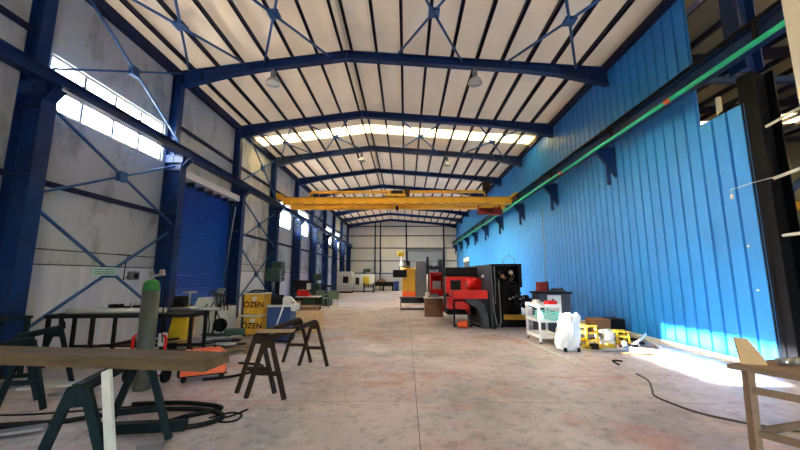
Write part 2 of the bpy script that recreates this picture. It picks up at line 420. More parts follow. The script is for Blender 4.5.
# portal frames
flabels = ['blue steel portal frame nearest the camera, left column in front of the bright window',
 'blue steel portal frame between the near window and the blue roller shutter',
 'blue steel portal frame at the far side of the blue roller shutter',
 'blue steel portal frame just in front of the yellow crane',
 'blue steel portal frame just behind the yellow crane',
 'blue steel portal frame second behind the yellow crane',
 'blue steel portal frame third behind the yellow crane',
 'blue steel portal frame fourth behind the yellow crane, fourth from the end wall',
 'blue steel portal frame next to last before the end wall',
 'blue steel portal frame standing against the cream end wall']
def rafter_mb():
    mb = MB(); top = []; bot = []
    xs = [XL + .25, XL + .8, XL + 1.6, XL + 2.6, XRG, XR - 2.4, XR - 1.4, XR - .6, XR - .03]
    dp = [.46, .40, .30, .25, .25, .25, .30, .42, .50]
    for x, dd in zip(xs, dp): top.append((x, zr(x))); bot.append((x, zr(x) - dd))
    mb.prism(top + bot[::-1], 'y', -.01, .01)
    for line, s_ in ((top, -1), (bot, 1)):
        for a, b in zip(line, line[1:]):
            mb.add([(a[0], -.1, a[1]), (b[0], -.1, b[1]), (b[0], .1, b[1]), (a[0], .1, a[1]),
                    (a[0], -.1, a[1] + s_ * .018), (b[0], -.1, b[1] + s_ * .018), (b[0], .1, b[1] + s_ * .018), (a[0], .1, a[1] + s_ * .018)],
                   [(0,1,2,3),(7,6,5,4),(0,4,5,1),(1,5,6,2),(2,6,7,3),(3,7,4,0)])
    for x, dd in list(zip(xs, dp))[1:-1]: mb.box(x - .006, x + .006, -.095, .095, zr(x) - dd + .02, zr(x) - .02)
    return mb
def column_mb():
    mb = MB()
    mb.hbeam((XL + .27, 0, 0), (XL + .27, 0, 4.62), .46, .26, .02, up=(1, 0, 0))
    for z in (.02, 1.6, 3.2, 4.4): mb.box(XL + .06, XL + .48, -.12, .12, z - .01, z + .01)
    return mb
r0 = rafter_mb(); c0 = column_mb()
u0 = MB().hbeam((XL + .14, 0, 4.62), (XL + .14, 0, EV), .24, .22, .016, up=(1, 0, 0))
k0 = MB().prism([(XL + .5, 4.52), (XL + .5, 4.80), (XL + .68, 4.80), (XL + .68, 4.72)], 'y', -.01, .01).box(XL + .05, XL + .70, -.12, .12, 4.80, 4.825).add(
    [(XL + .5, -.1, 4.52), (XL + .5, .1, 4.52), (XL + .68, .1, 4.72), (XL + .68, -.1, 4.72), (XL + .5, -.1, 4.50), (XL + .5, .1, 4.50), (XL + .68, .1, 4.70), (XL + .68, -.1, 4.70)],
    [(0,1,2,3),(7,6,5,4),(0,4,5,1),(1,5,6,2),(2,6,7,3),(3,7,4,0)]).box(XL + .02, XL + .52, -.1, .1, 4.62, 4.80)
b0 = MB().prism([(XR - .04, 4.15), (XR - .04, 4.97), (XR - .55, 4.97), (XR - .55, 4.88)], 'y', -.05, .05).box(XR - .57, XR - .04, -.1, .1, 4.965, 4.985).box(XR - .3, XR - .2, -.03, .03, 3.95, 4.6)
proto = None
for i, y in enumerate(FR):
    if proto is None:
        f = thing('portal_frame', flabels[0], 'steel frame', (0, y, 0), group='portal frames of the hall', kind='structure')
        r0.build('rafter', 'steel', f); c0.build('column', 'steel', f); u0.build('upper_column', 'steel', f)
        k0.build('crane_bracket', 'steel', f); b0.build('crane_bracket', 'steel', f)
        proto = f
    else:
        dup(proto, (0, y, 0), 0, flabels[i])
bpy.data.objects.remove([c for c in proto.children if c.name.startswith('crane_bracket')][-1])
# right-hand columns standing in the opening
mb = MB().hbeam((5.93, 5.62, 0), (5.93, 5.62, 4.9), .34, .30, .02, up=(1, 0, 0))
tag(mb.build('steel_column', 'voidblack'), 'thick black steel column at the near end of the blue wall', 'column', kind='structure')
mb = MB().hbeam((5.74, 5.55, 4.9), (5.74, 5.55, 7.4), .3, .3, .02, up=(1, 0, 0))
tag(mb.build('upper_steel_column', 'steel'), 'blue upper steel column above the crane rail at the opening', 'column', kind='structure')
tag(MB().hbeam((4.77, 3.8, 0), (4.77, 3.8, 7.4), .36, .22, .02, up=(1, 0, 0)).box(4.59, 4.61, 3.69, 3.91, 0, 7.4).build('pale_steel_column', 'offwhite'), 'pale painted column end at the top right edge, in front of the rail', 'column', kind='structure')

# wall girts
for z, segs in ((3.2, [(Y0, 9.3), (13.0, YB)]), (5.85, [(Y0, 5.6), (9.3, YB)]), (4.0, [(24.1, YB)])):
    for a, b in segs:
        o = MB().box(XL, XL + .07, a, b, z - .05, z + .05).build('wall_girt', 'girt')
        tag(o, 'dark horizontal girt on the left wall at %s, %s' % ({3.2: 'door lintel height', 5.85: 'window head height', 4.0: 'window sill height'}[z], 'near the camera' if a < 0 and b < 10 else 'running away to the end wall'), 'girt', kind='structure')

# cross braces
def wall_brace(ya, yb, z0, z1, label, cat='cross brace'):
    t = thing('wall_cross_brace', label, cat, (XL + .33, (ya + yb) / 2, z0), group='cross braces of the left wall')
    h = z1 - z0; w = (yb - ya) / 2 - .12
    MB().bar((0, -w, 0), (0, w, h), .045).build('brace_bar', 'brace', t)
    MB().bar((.05, -w, h), (.05, w, 0), .045).build('brace_bar', 'brace', t)
    MB().bar((.025, 0, h/2 - .11), (.025, 0, h/2 + .11), .012 + .1, .2, (0, 1, 0)).build('gusset_plate', 'brace', t)
bn = {0: 'bay beside the nearest column', 2: 'bay beyond the blue roller shutter', 5: 'bay under the far windows'}
for i in (0, 2, 5):
    for z0, z1, n in ((.5, 2.67, 'lowest'), (2.9, 4.5, 'middle'), (5.2, 7.25, 'topmost')):
        wall_brace(FR[i], FR[i + 1], z0, z1, 'blue steel X brace on left wall, %s in %s' % (n, bn[i]))
def roof_brace(xa, xb, ya, yb, label):
    xm, ym = (xa + xb) / 2, (ya + yb) / 2
    t = thing('roof_cross_brace', label, 'cross brace', (xm, ym, zr(xm) - .12), group='cross braces under the roof')
    ya, yb = ya + .1, yb - .1; f = lambda x: zr(x) - zr(xm)
    MB().tube([(xa - xm, ya - ym, f(xa)), (xb - xm, yb - ym, f(xb))], .032, 8).build('brace_bar', 'brace', t)
    MB().tube([(xb - xm, ya - ym, f(xb) + .045), (xa - xm, yb - ym, f(xa) + .045)], .032, 8).build('brace_bar', 'brace', t)
    MB().bar((-.13, 0, .02), (.13, 0, .02), .26, .075).build('gusset_plate', 'brace', t)
xsb = [(-6.2, -4.5), (-4.05, -2.2), (-.25, 1.6), (2.85, 4.8)]
pos = ['leftmost', 'second from left', 'third from left', 'rightmost']
for i, nm in ((0, 'the nearest roof bay'), (2, 'the roof bay with the bright skylight strip')):
    for k, (a, b) in enumerate(xsb):
        roof_brace(a, b, FR[i], FR[i + 1], 'blue steel X brace under %s, %s' % (nm, pos[k]))

# crane runway beams
t = thing('crane_runway_beam', 'dark blue crane runway beam on brackets along the left columns', 'runway beam', (XL + .46, Y0, 4.825))
MB().hbeam((0, 0, .12), (0, YB - Y0 - .1, .12), .24, .20, .016).build('beam', 'steel', t)
MB().box(-.025, .025, 0, YB - Y0 - .1, .24, .28).build('rail', 'darkiron', t)
t = thing('crane_runway_beam', 'crane runway beam on brackets along the blue wall', 'runway beam', (XR - .42, 4.0, 4.96))
MB().hbeam((0, 0, .15), (0, YB - 4.1, .15), .3, .22, .016).build('beam', 'steel', t)
MB().box(-.03, .03, 0, YB - 4.1, .30, .35).build('rail', 'darkiron', t)
mb = MB(); mb.box(-.16, -.11, 0, YB - 4.1, .30, .34)
for k in range(10): mb.box(-.15, -.10, .8 + k * 3.7, .86 + k * 3.7, .04, .3)
mb.build('edge_angle', 'darkiron', t)
t = tag(MB().tube([(XR - .57, 4.0, 4.93), (XR - .57, YB - .2, 4.93)], .042, 8).build('conductor_rail', 'pipegreen'), 'bright green crane conductor rail running along the blue wall', 'conductor rail')
mk = MB().tube([(XR - .57, 6.5, 4.93), (XR - .57, 6.65, 4.93)], .05, 8).build('joint_sleeve', 'orange', t)
mk = MB().tube([(XR - .57, 11.3, 4.93), (XR - .57, 11.5, 4.93)], .05, 8).build('joint_sleeve', 'orange', t)

# overhead crane
YC = 17.5
t = thing('overhead_crane', 'yellow double girder overhead crane spanning the hall', 'overhead crane', (0, YC, 5.17))
xl, xr = XL + .46, XR - .42
for y in (-.45, .75):
    g = MB().box(xl + .12, xr - .12, y - .13, y + .13, -.12, .19).box(xl + .12, xr - .12, y - .17, y + .17, .19, .21).box(xl + .12, xr - .12, y - .16, y + .16, -.14, -.12).build('girder', 'yellow', t)
    s_ = MB(); s_.box(xl + .3, xr - .3, y - .03, y + .03, .21, .26); s_.build('trolley_rail', 'darkiron', g)
for x in (xl, xr):
    e = MB().box(x - .11, x + .11, -.95, 1.25, .05, .33).build('end_carriage', 'yellow', t, .01)
    for y in (-.7, 1.0): MB().tube([(x - .05, y, .12), (x + .05, y, .12)], .12, 16).build('wheel', 'darkiron', e)
# walkway with guard frame on top
g = MB(); g.bar((-5.05, .75, .80), (4.1, .75, .80), .13).bar((-5.05, .75, .80), (-5.4, .75, .2), .07).bar((4.1, .75, .80), (4.5, .75, .2), .07)
for k in range(10): g.bar((-5.0 + k, .75, .2), (-5.0 + k, .75, .80), .04).bar((-5.0 + k, .75, .2), (-4.5 + k, .75, .80), .025) if k < 9 else None
g.bar((-5.05, .75, .46), (4.1, .75, .46), .03)
g.build('guard_rail', 'yellow', t)
tr = MB().box(-1.0, .0, -.65, .95, .27, .37).build('trolley', 'yellow', t)
MB().tube([(-.75, -.1, .53), (-.15, -.1, .53)], .15, 14).build('hoist_drum', 'darkiron', tr)
MB().box(-.05, .2, .1, .5, .37, .8).build('hoist_motor', 'rust', tr, .02)
MB().tube([(-.45, .15, .4), (-.45, .15, -.1)], .012, 6).box(-.52, -.38, .09, .21, -.3, -.1).build('hook_block', 'black', tr)
MB().box(4.1, 4.42, .45, .85, .8, 1.25).bar((4.25, .65, .4), (4.25, .65, .82), .06).build('control_cabinet', 'rust', t)
h = MB().tube([(3.7, -.15, -.42), (4.35, -.15, -.42)], .16, 14).build('hoist', 'dred', t)
MB().box(4.35, 4.75, -.34, .04, -.62, -.25).build('hoist_gearbox', 'dred', h, .02)
MB().bar((3.5, -.38, -.62), (4.8, -.38, -.62), .05).bar((3.6, -.38, -.62), (3.6, -.38, -.1), .05).bar((4.8, -.38, -.62), (4.6, -.38, -.1), .05).build('hoist_frame', 'dred', h)
mb = MB()
for k in range(14):
    x0 = -5.2 + k * .66; mb.tube([(x0, -.63, -.1), (x0 + .16, -.63, -.15), (x0 + .33, -.63, -.17), (x0 + .5, -.63, -.15), (x0 + .66, -.63, -.1)], .012, 5)
mb.build('festoon_cable', 'black', t)

# high bay lamps
def lamp(x, y, label, first=[]):
    z = zr(x) - .25
    if not first:
        t = thing('high_bay_lamp', label, 'ceiling lamp', (x, y, z), group='high bay lamps under the rafters')
        MB().tube([(0, 0, 0), (0, 0, -.06)], .02, 8).lathe((0, 0, -.26), [(.05, .20), (.075, .18), (.075, .04), (.06, 0)][::-1], 14).build('lamp_housing', 'mgrey', t)
        MB().lathe((0, 0, -.47), [(.20, 0), (.205, .01), (.16, .12), (.07, .21)], 22).build('lamp_shade', 'lampglass', t)
        first.append(t)
    else: dup(first[0], (x, y, z), 0, label)
lamp(-3.82, 9.3, 'high bay lamp hanging under the near rafter, on the left')
lamp(1.98, 9.3, 'high bay lamp hanging under the near rafter, on the right')
lamp(-2.2, 16.7, 'high bay lamp left of centre, just in front of the crane')
lamp(2.04, 16.7, 'high bay lamp right of centre, just in front of the crane')
lamp(1.9, 27.8, 'farthest high bay lamp, seen below the crane')

# ---------------------------------------------------------------- side bay seen through the opening
SX = 21.0
def szr(x): return 7.5 + (x - XR) * .09
struct(MB().box(SX, SX + .2, Y0, 24, 0, 9.4).build('wall_side_bay', 'sidepanel'), 'far wall of the dim side bay')
struct(MB().box(XR + .3, SX, 24, 24.2, 0, 9.4).build('wall_side_bay_end', 'sidepanel'), 'end wall of the dim side bay')
struct(MB().box(XR + .02, SX, Y0 - .2, Y0, 0, 9.4).build('wall_side_bay_near', 'sidepanel'), 'near end wall of the side bay')
def sroof(y0, y1, m, name):
    a, b = XR - .3, SX + .2; za, zb = szr(a) + .15, szr(b) + .15; t = .05
    return MB().add([(a, y0, za), (b, y0, zb), (b, y1, zb), (a, y1, za), (a, y0, za + t), (b, y0, zb + t), (b, y1, zb + t), (a, y1, za + t)],
               [(0,3,2,1),(4,5,6,7),(0,1,5,4),(1,2,6,5),(2,3,7,6),(3,0,4,7)]).build(name, m)
struct(sroof(Y0, 1.0, 'sidepanel', 'ceiling_side_bay'), 'dim roof at the near part of the side bay')
tag(sroof(1.0, 2.4, 'skylight', 'skylight'), 'unseen translucent roof strip added to light the side bay', 'skylight', kind='structure')  # out-of-view strip, added to bring light into the side bay
struct(sroof(2.4, 15.0, 'sidepanel', 'ceiling_side_bay'), 'dim roof of the side bay')
struct(sroof(16.2, 24.2, 'sidepanel', 'ceiling_side_bay'), 'dim roof at the far part of the side bay')
tag(sroof(15.0, 16.2, 'skylight', 'skylight'), 'glowing roof strip seen in the side bay at the right edge', 'skylight', kind='structure')
for k in range(12):
    x = XR + .9 + k * 1.2
    tag(MB().box(x - .03, x + .03, Y0, 24, szr(x) - .02, szr(x) + .14).build('roof_purlin', 'purlin'), 'dark purlin under the dim roof of the side bay', 'purlin', 'side bay purlins', 'structure')
for y, lb in ((9.3, 'nearest dark rafter of the side bay'), (13.0, 'second dark rafter of the side bay'), (18.0, 'farthest dark rafter of the side bay')):
    tag(MB().hbeam((XR + .3, y, szr(XR + .3) - .15), (SX, y, szr(SX) - .15), .26, .18).build('side_bay_rafter', 'purlin'), lb, 'rafter', kind='structure')
    tag(MB().hbeam((14.0, y, 0), (14.0, y, szr(14.0) - .28), .3, .24, up=(1, 0, 0)).build('side_bay_column', 'purlin'), lb.replace('rafter', 'column'), 'column', kind='structure')
tag(MB().box(9.5, 21.0, 14.8, 15.1, 4.3, 4.65).build('side_bay_crane_girder', 'yellow'), 'yellow crane girder glimpsed in the side bay', 'crane girder')
tag(MB().hbeam((XR + .35, 8.2, 6.32), (13.6, 8.2, 6.32), .16, .12).build('tie_beam', 'mblue'), 'blue horizontal tie beam in the side bay', 'tie beam', kind='structure')
t = thing('diagonal_strut', 'blue diagonal strut with a drop plate in the side bay opening', 'strut', (7.36, 7.0, 2.95))
MB().bar((0, 0, 0), (2.8, .0, 2.05), .14, .1).build('strut_bar', 'mblue', t)
MB().bar((0, -.02, .15), (.03, -.02, -.34), .09, .03).build('drop_plate', 'mblue', t)
tag(MB().box(7.1, 7.34, 6.85, 7.15, 0, 3.3).build('side_bay_post', 'voidblack'), 'black post carrying the blue diagonal strut', 'post', kind='structure')
t = tag(MB().tube([(5.76, 5.4, 3.87), (5.6, 4.2, 3.96)], .022, 8).build('conduit_pipe', 'offwhite'), 'grey pipe sticking out of the black column, highest of three', 'pipe')
t = tag(MB().tube([(5.76, 5.4, 3.02), (5.35, 4.3, 2.99)], .026, 8).build('conduit_pipe', 'offwhite'), 'grey pipe sticking out of the black column, middle of three, with a thin cable', 'pipe')
MB().tube([(5.69, 5.3, 3.02), (5.68, 5.66, 3.02), (5.68, 6.06, 3.0), (5.70, 6.08, 2.93)], .006, 6).lathe((5.70, 6.08, 2.84), [(.02, 0), (.025, .03), (.015, .08)], 8).build('thin_cable', 'offwhite', t)
t = tag(MB().tube([(5.76, 5.4, 2.12), (5.3, 4.3, 2.09)], .024, 8).build('conduit_pipe', 'offwhite'), 'grey pipe sticking out of the black column, lowest of three', 'pipe')
t = thing('broken_sheet_brace', 'loose white tube and dark brackets in the gap above the low blue sheet', 'bracket', (XR + .3, 6.3, 4.3))
MB().tube([(-.06, .1, .12), (.0, .15, .62)], .045, 8).build('white_tube', 'white', t)
MB().bar((-.2, .3, .1), (.1, -.4, .5), .05, .02).bar((-.1, -.35, .1), (0, -.5, .6), .05, .02).build('bracket_strip', 'darkiron', t)
for k, (y, z) in enumerate(((5.95, 2.0), (5.9, 1.28))):
    tag(MB().tube([(XR - .001, y, z), (XR - .02, y, z)], .018, 10).build('wall_bolt', 'white'), 'small white bolt cap near the end of the blue wall, ' + ('upper' if k == 0 else 'lower'), 'bolt')

# ---------------------------------------------------------------- left wall bits
t = thing('sign_plate', 'pale green sign plate hung on the lowest near X brace', 'sign', (XL + .43, 7.22, 1.52))
MB().box(0, .012, -.3, .3, 0, .17).build('plate', 'signgreen', t)
mb = MB()
for r_, z in enumerate((.125, .075, .035)):
    y = -.25
    while y < .24:
        w = random.uniform(.02, .05); mb.box(.012, .014, y, min(y + w, .26), z - .01, z + .01); y += w + .014
mb.build('printed_lines', 'ink', t)
t = thing('socket_box', 'small grey socket box on the left wall with a looping cable', 'socket box', (XL, 8.5, 1.42))
MB().box(0, .09, -.14, .14, 0, .2).build('box', 'mgrey', t, .01)
MB().box(.09, .095, -.04, .1, .03, .15).build('cover', 'black', t)
MB().tube([(.03, -.12, .12), (.03, -.28, .0), (.03, -.26, .35), (.03, -.2, .6), (.03, -.28, .58), (.03, -.5, .59)], .012, 6).build('cable', 'black', t)

# ---------------------------------------------------------------- trestles
def trestle(L_, H, w, m, label, loc, rz, group, bar_z=.3, thick=.05):
    t = thing('sawhorse', label, 'sawhorse', loc, rz, group)
    MB().box(-.03, .03, -L_/2 - .03, L_/2 + .03, H - .07, H).build('top_rail', m, t)
    for s in (-1, 1):
        y = s * L_ / 2
        for k in (-1, 1):
            MB().bar((k * .035, y, H - .03), (k * w / 2, y, .003), thick, thick * .8, (0, 1, 0)).build('leg', m, t)
        zz = bar_z; xx = .035 + (w / 2 - .035) * (1 - zz / H)
        MB().bar((-xx, y - s * .01, zz), (xx, y - s * .01, zz), .03, .05).build('cross_bar', m, t)
        MB().prism([(-.05, H - .06), (.05, H - .06), (.072, H - .15), (-.072, H - .15)], 'y', y - .015, y + .015).build('end_plate', m, t)
    return t
def place(a, b, **k):
    ax, ay = a; bx, by = b; c = ((ax + bx) / 2, (ay + by) / 2, 0); L_ = math.hypot(bx - ax, by - ay)
    return c, math.atan2(-(bx - ax), by - ay), L_
c, rz, L_ = place((-1.955, 4.78), (-1.93, 6.43)); trestle(L_, .77, .5, 'rust', 'rusty brown sawhorse in the clear floor, left one of the pair side by side', c, rz, 'rusty sawhorses')
c, rz, L_ = place((-1.75, 4.57), (-1.575, 6.18)); trestle(L_, .76, .5, 'rust', 'rusty brown sawhorse in the clear floor, right one of the pair side by side', c, rz, 'rusty sawhorses')
tag(MB().box(-.24, .24, -.11, .11, 0, .018).build('plywood_offcut', 'wood', loc=(-1.74, 4.80, .772), rot=(0, 0, .12)), 'thin wood board lying across the near ends of the rusty sawhorses', 'board')
c, rz, L_ = place((-2.17, 2.42), (-2.47, 3.40)); trestle(L_, .80, .54, 'greeniron', 'dark green steel sawhorse under the right half of the long timber', c, rz, 'dark green sawhorses', .28, .055)
c, rz, L_ = place((-4.38, 4.15), (-4.25, 3.02)); trestle(L_, .80, .5, 'greeniron', 'dark green steel sawhorse under the left half of the long timber', c, rz, 'dark green sawhorses', .3, .05)
c, rz, L_ = place((-4.76, 4.4), (-5.0, 5.1)); trestle(L_, .80, .5, 'greeniron', 'dark green steel sawhorse cut off by the left edge, behind the long timber', c, rz, 'dark green sawhorses', .3, .05)
t = tag(MB().box(-1.62, 1.47, -.15, .15, 0, .085).build('timber_beam', 'timber', loc=(-2.93, 2.98, .803), rot=(0, 0, -.10), bevel=.004), 'long weathered timber plank laid across the dark sawhorses in the foreground', 'plank')
tag(MB().bar((0, 0, 0), (-.36, .25, .84), .06, .025, (0, 1, 0)).build('white_batten', 'offwhite', loc=(-1.73, 2.28, .01)), 'chipped white batten leaning on the dark green sawhorse under the plank', 'slat')
tag(MB().bar((-.42, 0, .045), (.42, .02, .045), .09, .09).build('box_section', 'greeniron', loc=(-2.6, 3.62, 0), rot=(0, 0, .12)), 'dark green box section lying on the floor behind the foreground sawhorse', 'steel section')
tag(MB().bar((-.08, 0, .03), (.1, .05, .03), .07, .05).build('steel_offcut', 'metal', loc=(-2.25, 3.25, 0)), 'short bright steel offcut on the floor near the plank end', 'offcut')

# floor hoses
def hose(name, pts, r, m, label, cat='hose', z=None):
    z = r if z is None else z
    P = [Vector((p[0], p[1], p[2] if len(p) > 2 else z)) for p in pts]; out = []
    for i in range(len(P) - 1):
        a = P[max(i-1, 0)]; b = P[i]; c = P[i+1]; d = P[min(i+2, len(P)-1)]
        for k in range(6):
            t = k / 6; out.append(.5 * ((2*b) + (c-a)*t + (2*a-5*b+4*c-d)*t*t + (3*b-a-3*c+d)*t**3))
    out.append(P[-1])
    for q in out: q.z = max(q.z, r)
    return tag(MB().tube(out, r, 8).build(name, m), label, cat)
hose('air_hose', [(3.56, 5.75), (3.5, 5.4), (3.28, 5.0), (3.13, 4.73), (3.15, 4.45), (3.22, 4.2), (3.38, 4.0), (3.6, 3.83), (3.9, 3.7), (4.5, 3.6)], .012, 'hose', 'long brown hose curving over the floor at the right')
hose('short_hose', [(3.62, 6.3), (3.66, 6.55), (3.75, 6.62), (3.83, 6.55)], .015, 'rubber', 'short black hooked hose on the floor before the scrap pile')
hose('welding_cable', [(-3.6, 3.75), (-3.0, 4.1), (-2.3, 4.15), (-1.95, 3.95), (-2.1, 3.72), (-2.5, 3.65), (-2.35, 3.95), (-2.1, 4.2), (-2.6, 4.35), (-3.2, 4.3)], .025, 'rubber', 'thick black cable coiled on the floor beyond the foreground plank', 'cable')
hose('thin_cable', [(-2.1, 3.95), (-1.95, 4.1), (-1.8, 4.05), (-1.78, 3.9), (-1.9, 3.85), (-2.02, 3.93), (-1.9, 4.0), (-1.8, 4.2)], .01, 'rubber', 'thin tangled black cable end on the floor', 'cable')
hose('welder_hose', [(-2.95, 5.3), (-2.6, 5.5), (-2.35, 5.9), (-2.5, 6.2), (-2.9, 6.3)], .018, 'rubber', 'black hose looping out from the orange welding machine')
hose('floor_cable', [(-5.2, 4.0), (-4.2, 4.0), (-3.4, 4.2), (-2.9, 4.35)], .01, 'rubber', 'thin black cable stretched over the floor left of the coil', 'cable')

# ---------------------------------------------------------------- gas cylinder
t = thing('gas_cylinder', 'tall grey gas cylinder with a green shoulder standing behind the plank', 'gas cylinder', (-3.55, 4.9, 0))
MB().lathe((0, 0, 0), [(.098, 0), (.106, .02), (.106, 1.31)], 24).build('body', 'cyl', t)
MB().lathe((0, 0, 0), [(.107, 1.31), (.107, 1.33), (.098, 1.40), (.075, 1.44), (.04, 1.46)], 24).build('shoulder', 'green', t)
v = MB().tube([(0, 0, 1.45), (0, 0, 1.54)], .02, 10).tube([(-.05, 0, 1.50), (.1, 0, 1.52)], .014, 10).build('valve', 'metal', t)
MB().tube([(.13, -.02, 1.57), (.13, .02, 1.57)], .03, 14).tube([(-.02, -.02, 1.55), (-.02, .02, 1.55)], .026, 14).tube([(.08, 0, 1.52), (.17, 0, 1.53)], .02, 10).build('regulator_gauges', 'copper', v)
MB().tube([(.17, 0, 1.52), (.19, .02, 1.2), (.16, .04, .9), (.19, .05, .6)], .008, 6).build('gas_hose', 'rubber', t)
t = thing('cylinder_trolley', 'red tubular trolley with white fittings behind the gas cylinder', 'trolley', (-3.72, 5.2, 0))
MB().tube([(-.24, 0, .1), (-.24, 0, .62), (-.2, 0, .66)], .02, 8).tube([(.24, 0, .1), (.24, 0, .62), (.2, 0, .66)], .02, 8).bar((-.24, 0, .3), (.24, 0, .3), .03).bar((-.24, 0, .1), (.24, 0, .1), .03).build('frame', 'red', t)
for s in (-1, 1): MB().tube([(s*.27 - .02, .02, .1), (s*.27 + .02, .02, .1)], .1, 16).build('wheel', 'rubber', t)
MB().box(-.2, -.06, .0, .1, .56, .66).box(.12, .2, .0, .1, .5, .68).build('fitting', 'offwhite', t, .01)

# orange welding machine
t = thing('welding_machine', 'orange portable welding machine on small wheels beyond the plank end', 'welding machine', (-3.02, 5.42, 0), .5)
t.scale = (.86, .86, .95)
MB().prism([(-.34, .09), (.34, .09), (.36, .36), (.22, .46), (-.30, .44)], 'y', -.15, .15).build('case', 'orange', t, .012)
MB().box(-.38, -.34, -.15, .15, .09, .42).box(-.36, .36, -.15, .15, .07, .092).build('front_panel', 'black', t)
for x in (-.28, .28):
    for s in (-1, 1): MB().tube([(x, s*.15 - .015, .045), (x, s*.15 + .015, .045)], .043, 14).build('wheel', 'rubber', t)
MB().tube([(-.2, 0, .45), (-.2, 0, .53), (.15, 0, .53), (.15, 0, .46)], .012, 8).build('handle', 'black', t)
mb = MB()
for k in range(4): mb.tube([(-.36, -.1 + .06*k, .3), (-.5, -.1 + .06*k, .28 - .03*k), (-.58, -.08 + .06*k, .12), (-.55, -.05 + .06*k, .02)], .014, 6)
mb.build('cables', 'rubber', t)

# ---------------------------------------------------------------- metal workbench on the left
t = thing('steel_workbench', 'long dark steel frame bench along the left wall with pipes on top', 'workbench', (-4.85, 6.35, 0), .1)
MB().box(-1.25, 1.15, -.3, .3, .80, .86).build('top_frame', 'darkiron', t)
for x in (-1.2, -.5, .35, 1.1):
    for y in (-.27, .27): MB().bar((x, y, .80), (x, y, 0), .05).build('leg', 'darkiron', t)
MB().box(-1.22, 1.12, -.29, -.25, .22, .27).box(-1.22, 1.12, .25, .29, .22, .27).build('lower_rail', 'darkiron', t)
tag(MB().tube([(-5.9, 6.15, .905), (-4.3, 6.35, .905)], .045, 12).build('steel_tube', 'offwhite'), 'pale steel tube lying on the dark bench near the front edge', 'pipe')
tag(MB().tube([(-4.4, 6.62, .895), (-3.5, 6.68, .895)], .032, 12).build('steel_tube', 'metal'), 'bright thin steel tube sticking out of the bench right end', 'pipe')
t = thing('bench_vice', 'dark vice and clamps on the left of the steel bench', 'vice', (-5.25, 6.42, .862), .2)
MB().box(-.12, .05, -.06, .06, 0, .05).box(-.1, -.04, -.08, .08, .05, .14).box(.02, .07, -.08, .08, .05, .14).build('jaws', 'darkiron', t)
MB().tube([(.07, 0, .09), (.22, 0, .09)], .018, 8).tube([(.21, 0, .02), (.21, 0, .16)], .008, 6).build('screw', 'darkiron', t)
t = tag(MB().box(-.3, .0, -.04, .04, 0, .05).tube([(-.25, 0, .07), (-.1, 0, .07)], .05, 10).box(-.6, -.4, -.05, .05, 0, .06).build('clamp', 'darkiron', loc=(-4.75, 6.5, .862)), 'dark clamps lying beside the bench vice', 'clamp')
tag(MB().bar((0, 0, .0), (0, .02, -.35), .06, .03).bar((-.08, 0, -.02), (.03, 0, .02), .05, .03).bar((.03, .0, -.1), (.06, 0, -.22), .05, .03).build('hanging_tool', 'black', loc=(-5.75, 5.91, .86)), 'black hand tool hanging from the front edge of the bench', 'tool')
t = thing('steel_stand', 'dark green angle iron stand with a diagonal brace at the left edge', 'stand', (-6.35, 5.2, 0))
MB().box(-.25, .55, -.3, .3, .86, .9).bar((-.2, -.31, .75), (.5, -.31, .75), .04).build('top_frame', 'greeniron', t)
for x in (-.2, .5):
    for y in (-.27, .27): MB().bar((x, y, .87), (x, y, 0), .05).build('leg', 'greeniron', t)
MB().bar((-.2, -.28, .3), (.5, -.28, .8), .04).bar((.5, -.28, .3), (.1, -.28, .84), .03).build('diagonal', 'greeniron', t)
for k, (a, b, m, lb) in enumerate([((-5.7, 6.05, .29), (-4.0, 6.3, .42), 'rust', 'rusty flat bar leaning inside the bench'), ((-5.5, 6.25, .3), (-3.95, 6.45, .36), 'wood', 'pale wooden batten on the lower rail of the bench'), ((-5.2, 6.1, .32), (-4.1, 6.15, .52), 'darkiron', 'dark flat bar slanting under the bench top')]):
    tag(MB().bar(a, b, .09, .03).build('flat_bar', m), lb, 'bar')
# steel sheets and scraps on the floor at the left
for x, y, w, h, rz, m, lb, z in ((-4.9, 5.1, .7, .35, .3, 'offwhite', 'pale steel sheet on the floor under the bench', 0), (-4.3, 4.75, .5, .22, .1, 'metal', 'small bright steel sheet on the floor near the cylinder', 0),
                            (-5.6, 5.0, .8, .3, .1, 'mgrey', 'grey steel sheet on the floor at the left', 0), (-3.95, 3.72, .6, .14, .2, 'darkiron', 'dark flat scrap on the floor left of the foreground sawhorse', 0),
                            (-3.7, 3.55, .35, .12, .5, 'metal', 'bright offcut on the floor beside the dark scrap', .03), (-4.5, 3.62, .7, .16, .0, 'darkiron', 'dark steel plate on the floor at the left edge', 0)):
    tag(MB().box(-w/2, w/2, -h/2, h/2, 0, .025).build('steel_sheet', m, loc=(x, y, z), rot=(0, 0, rz)), lb, 'steel sheet')
hose('cable_ring', [(-4.1 + .17*math.cos(a*.7), 3.45 + .12*math.sin(a*.7), .02) for a in range(10)], .012, 'rubber', 'black cable ring on the floor by the dark scrap', 'cable')

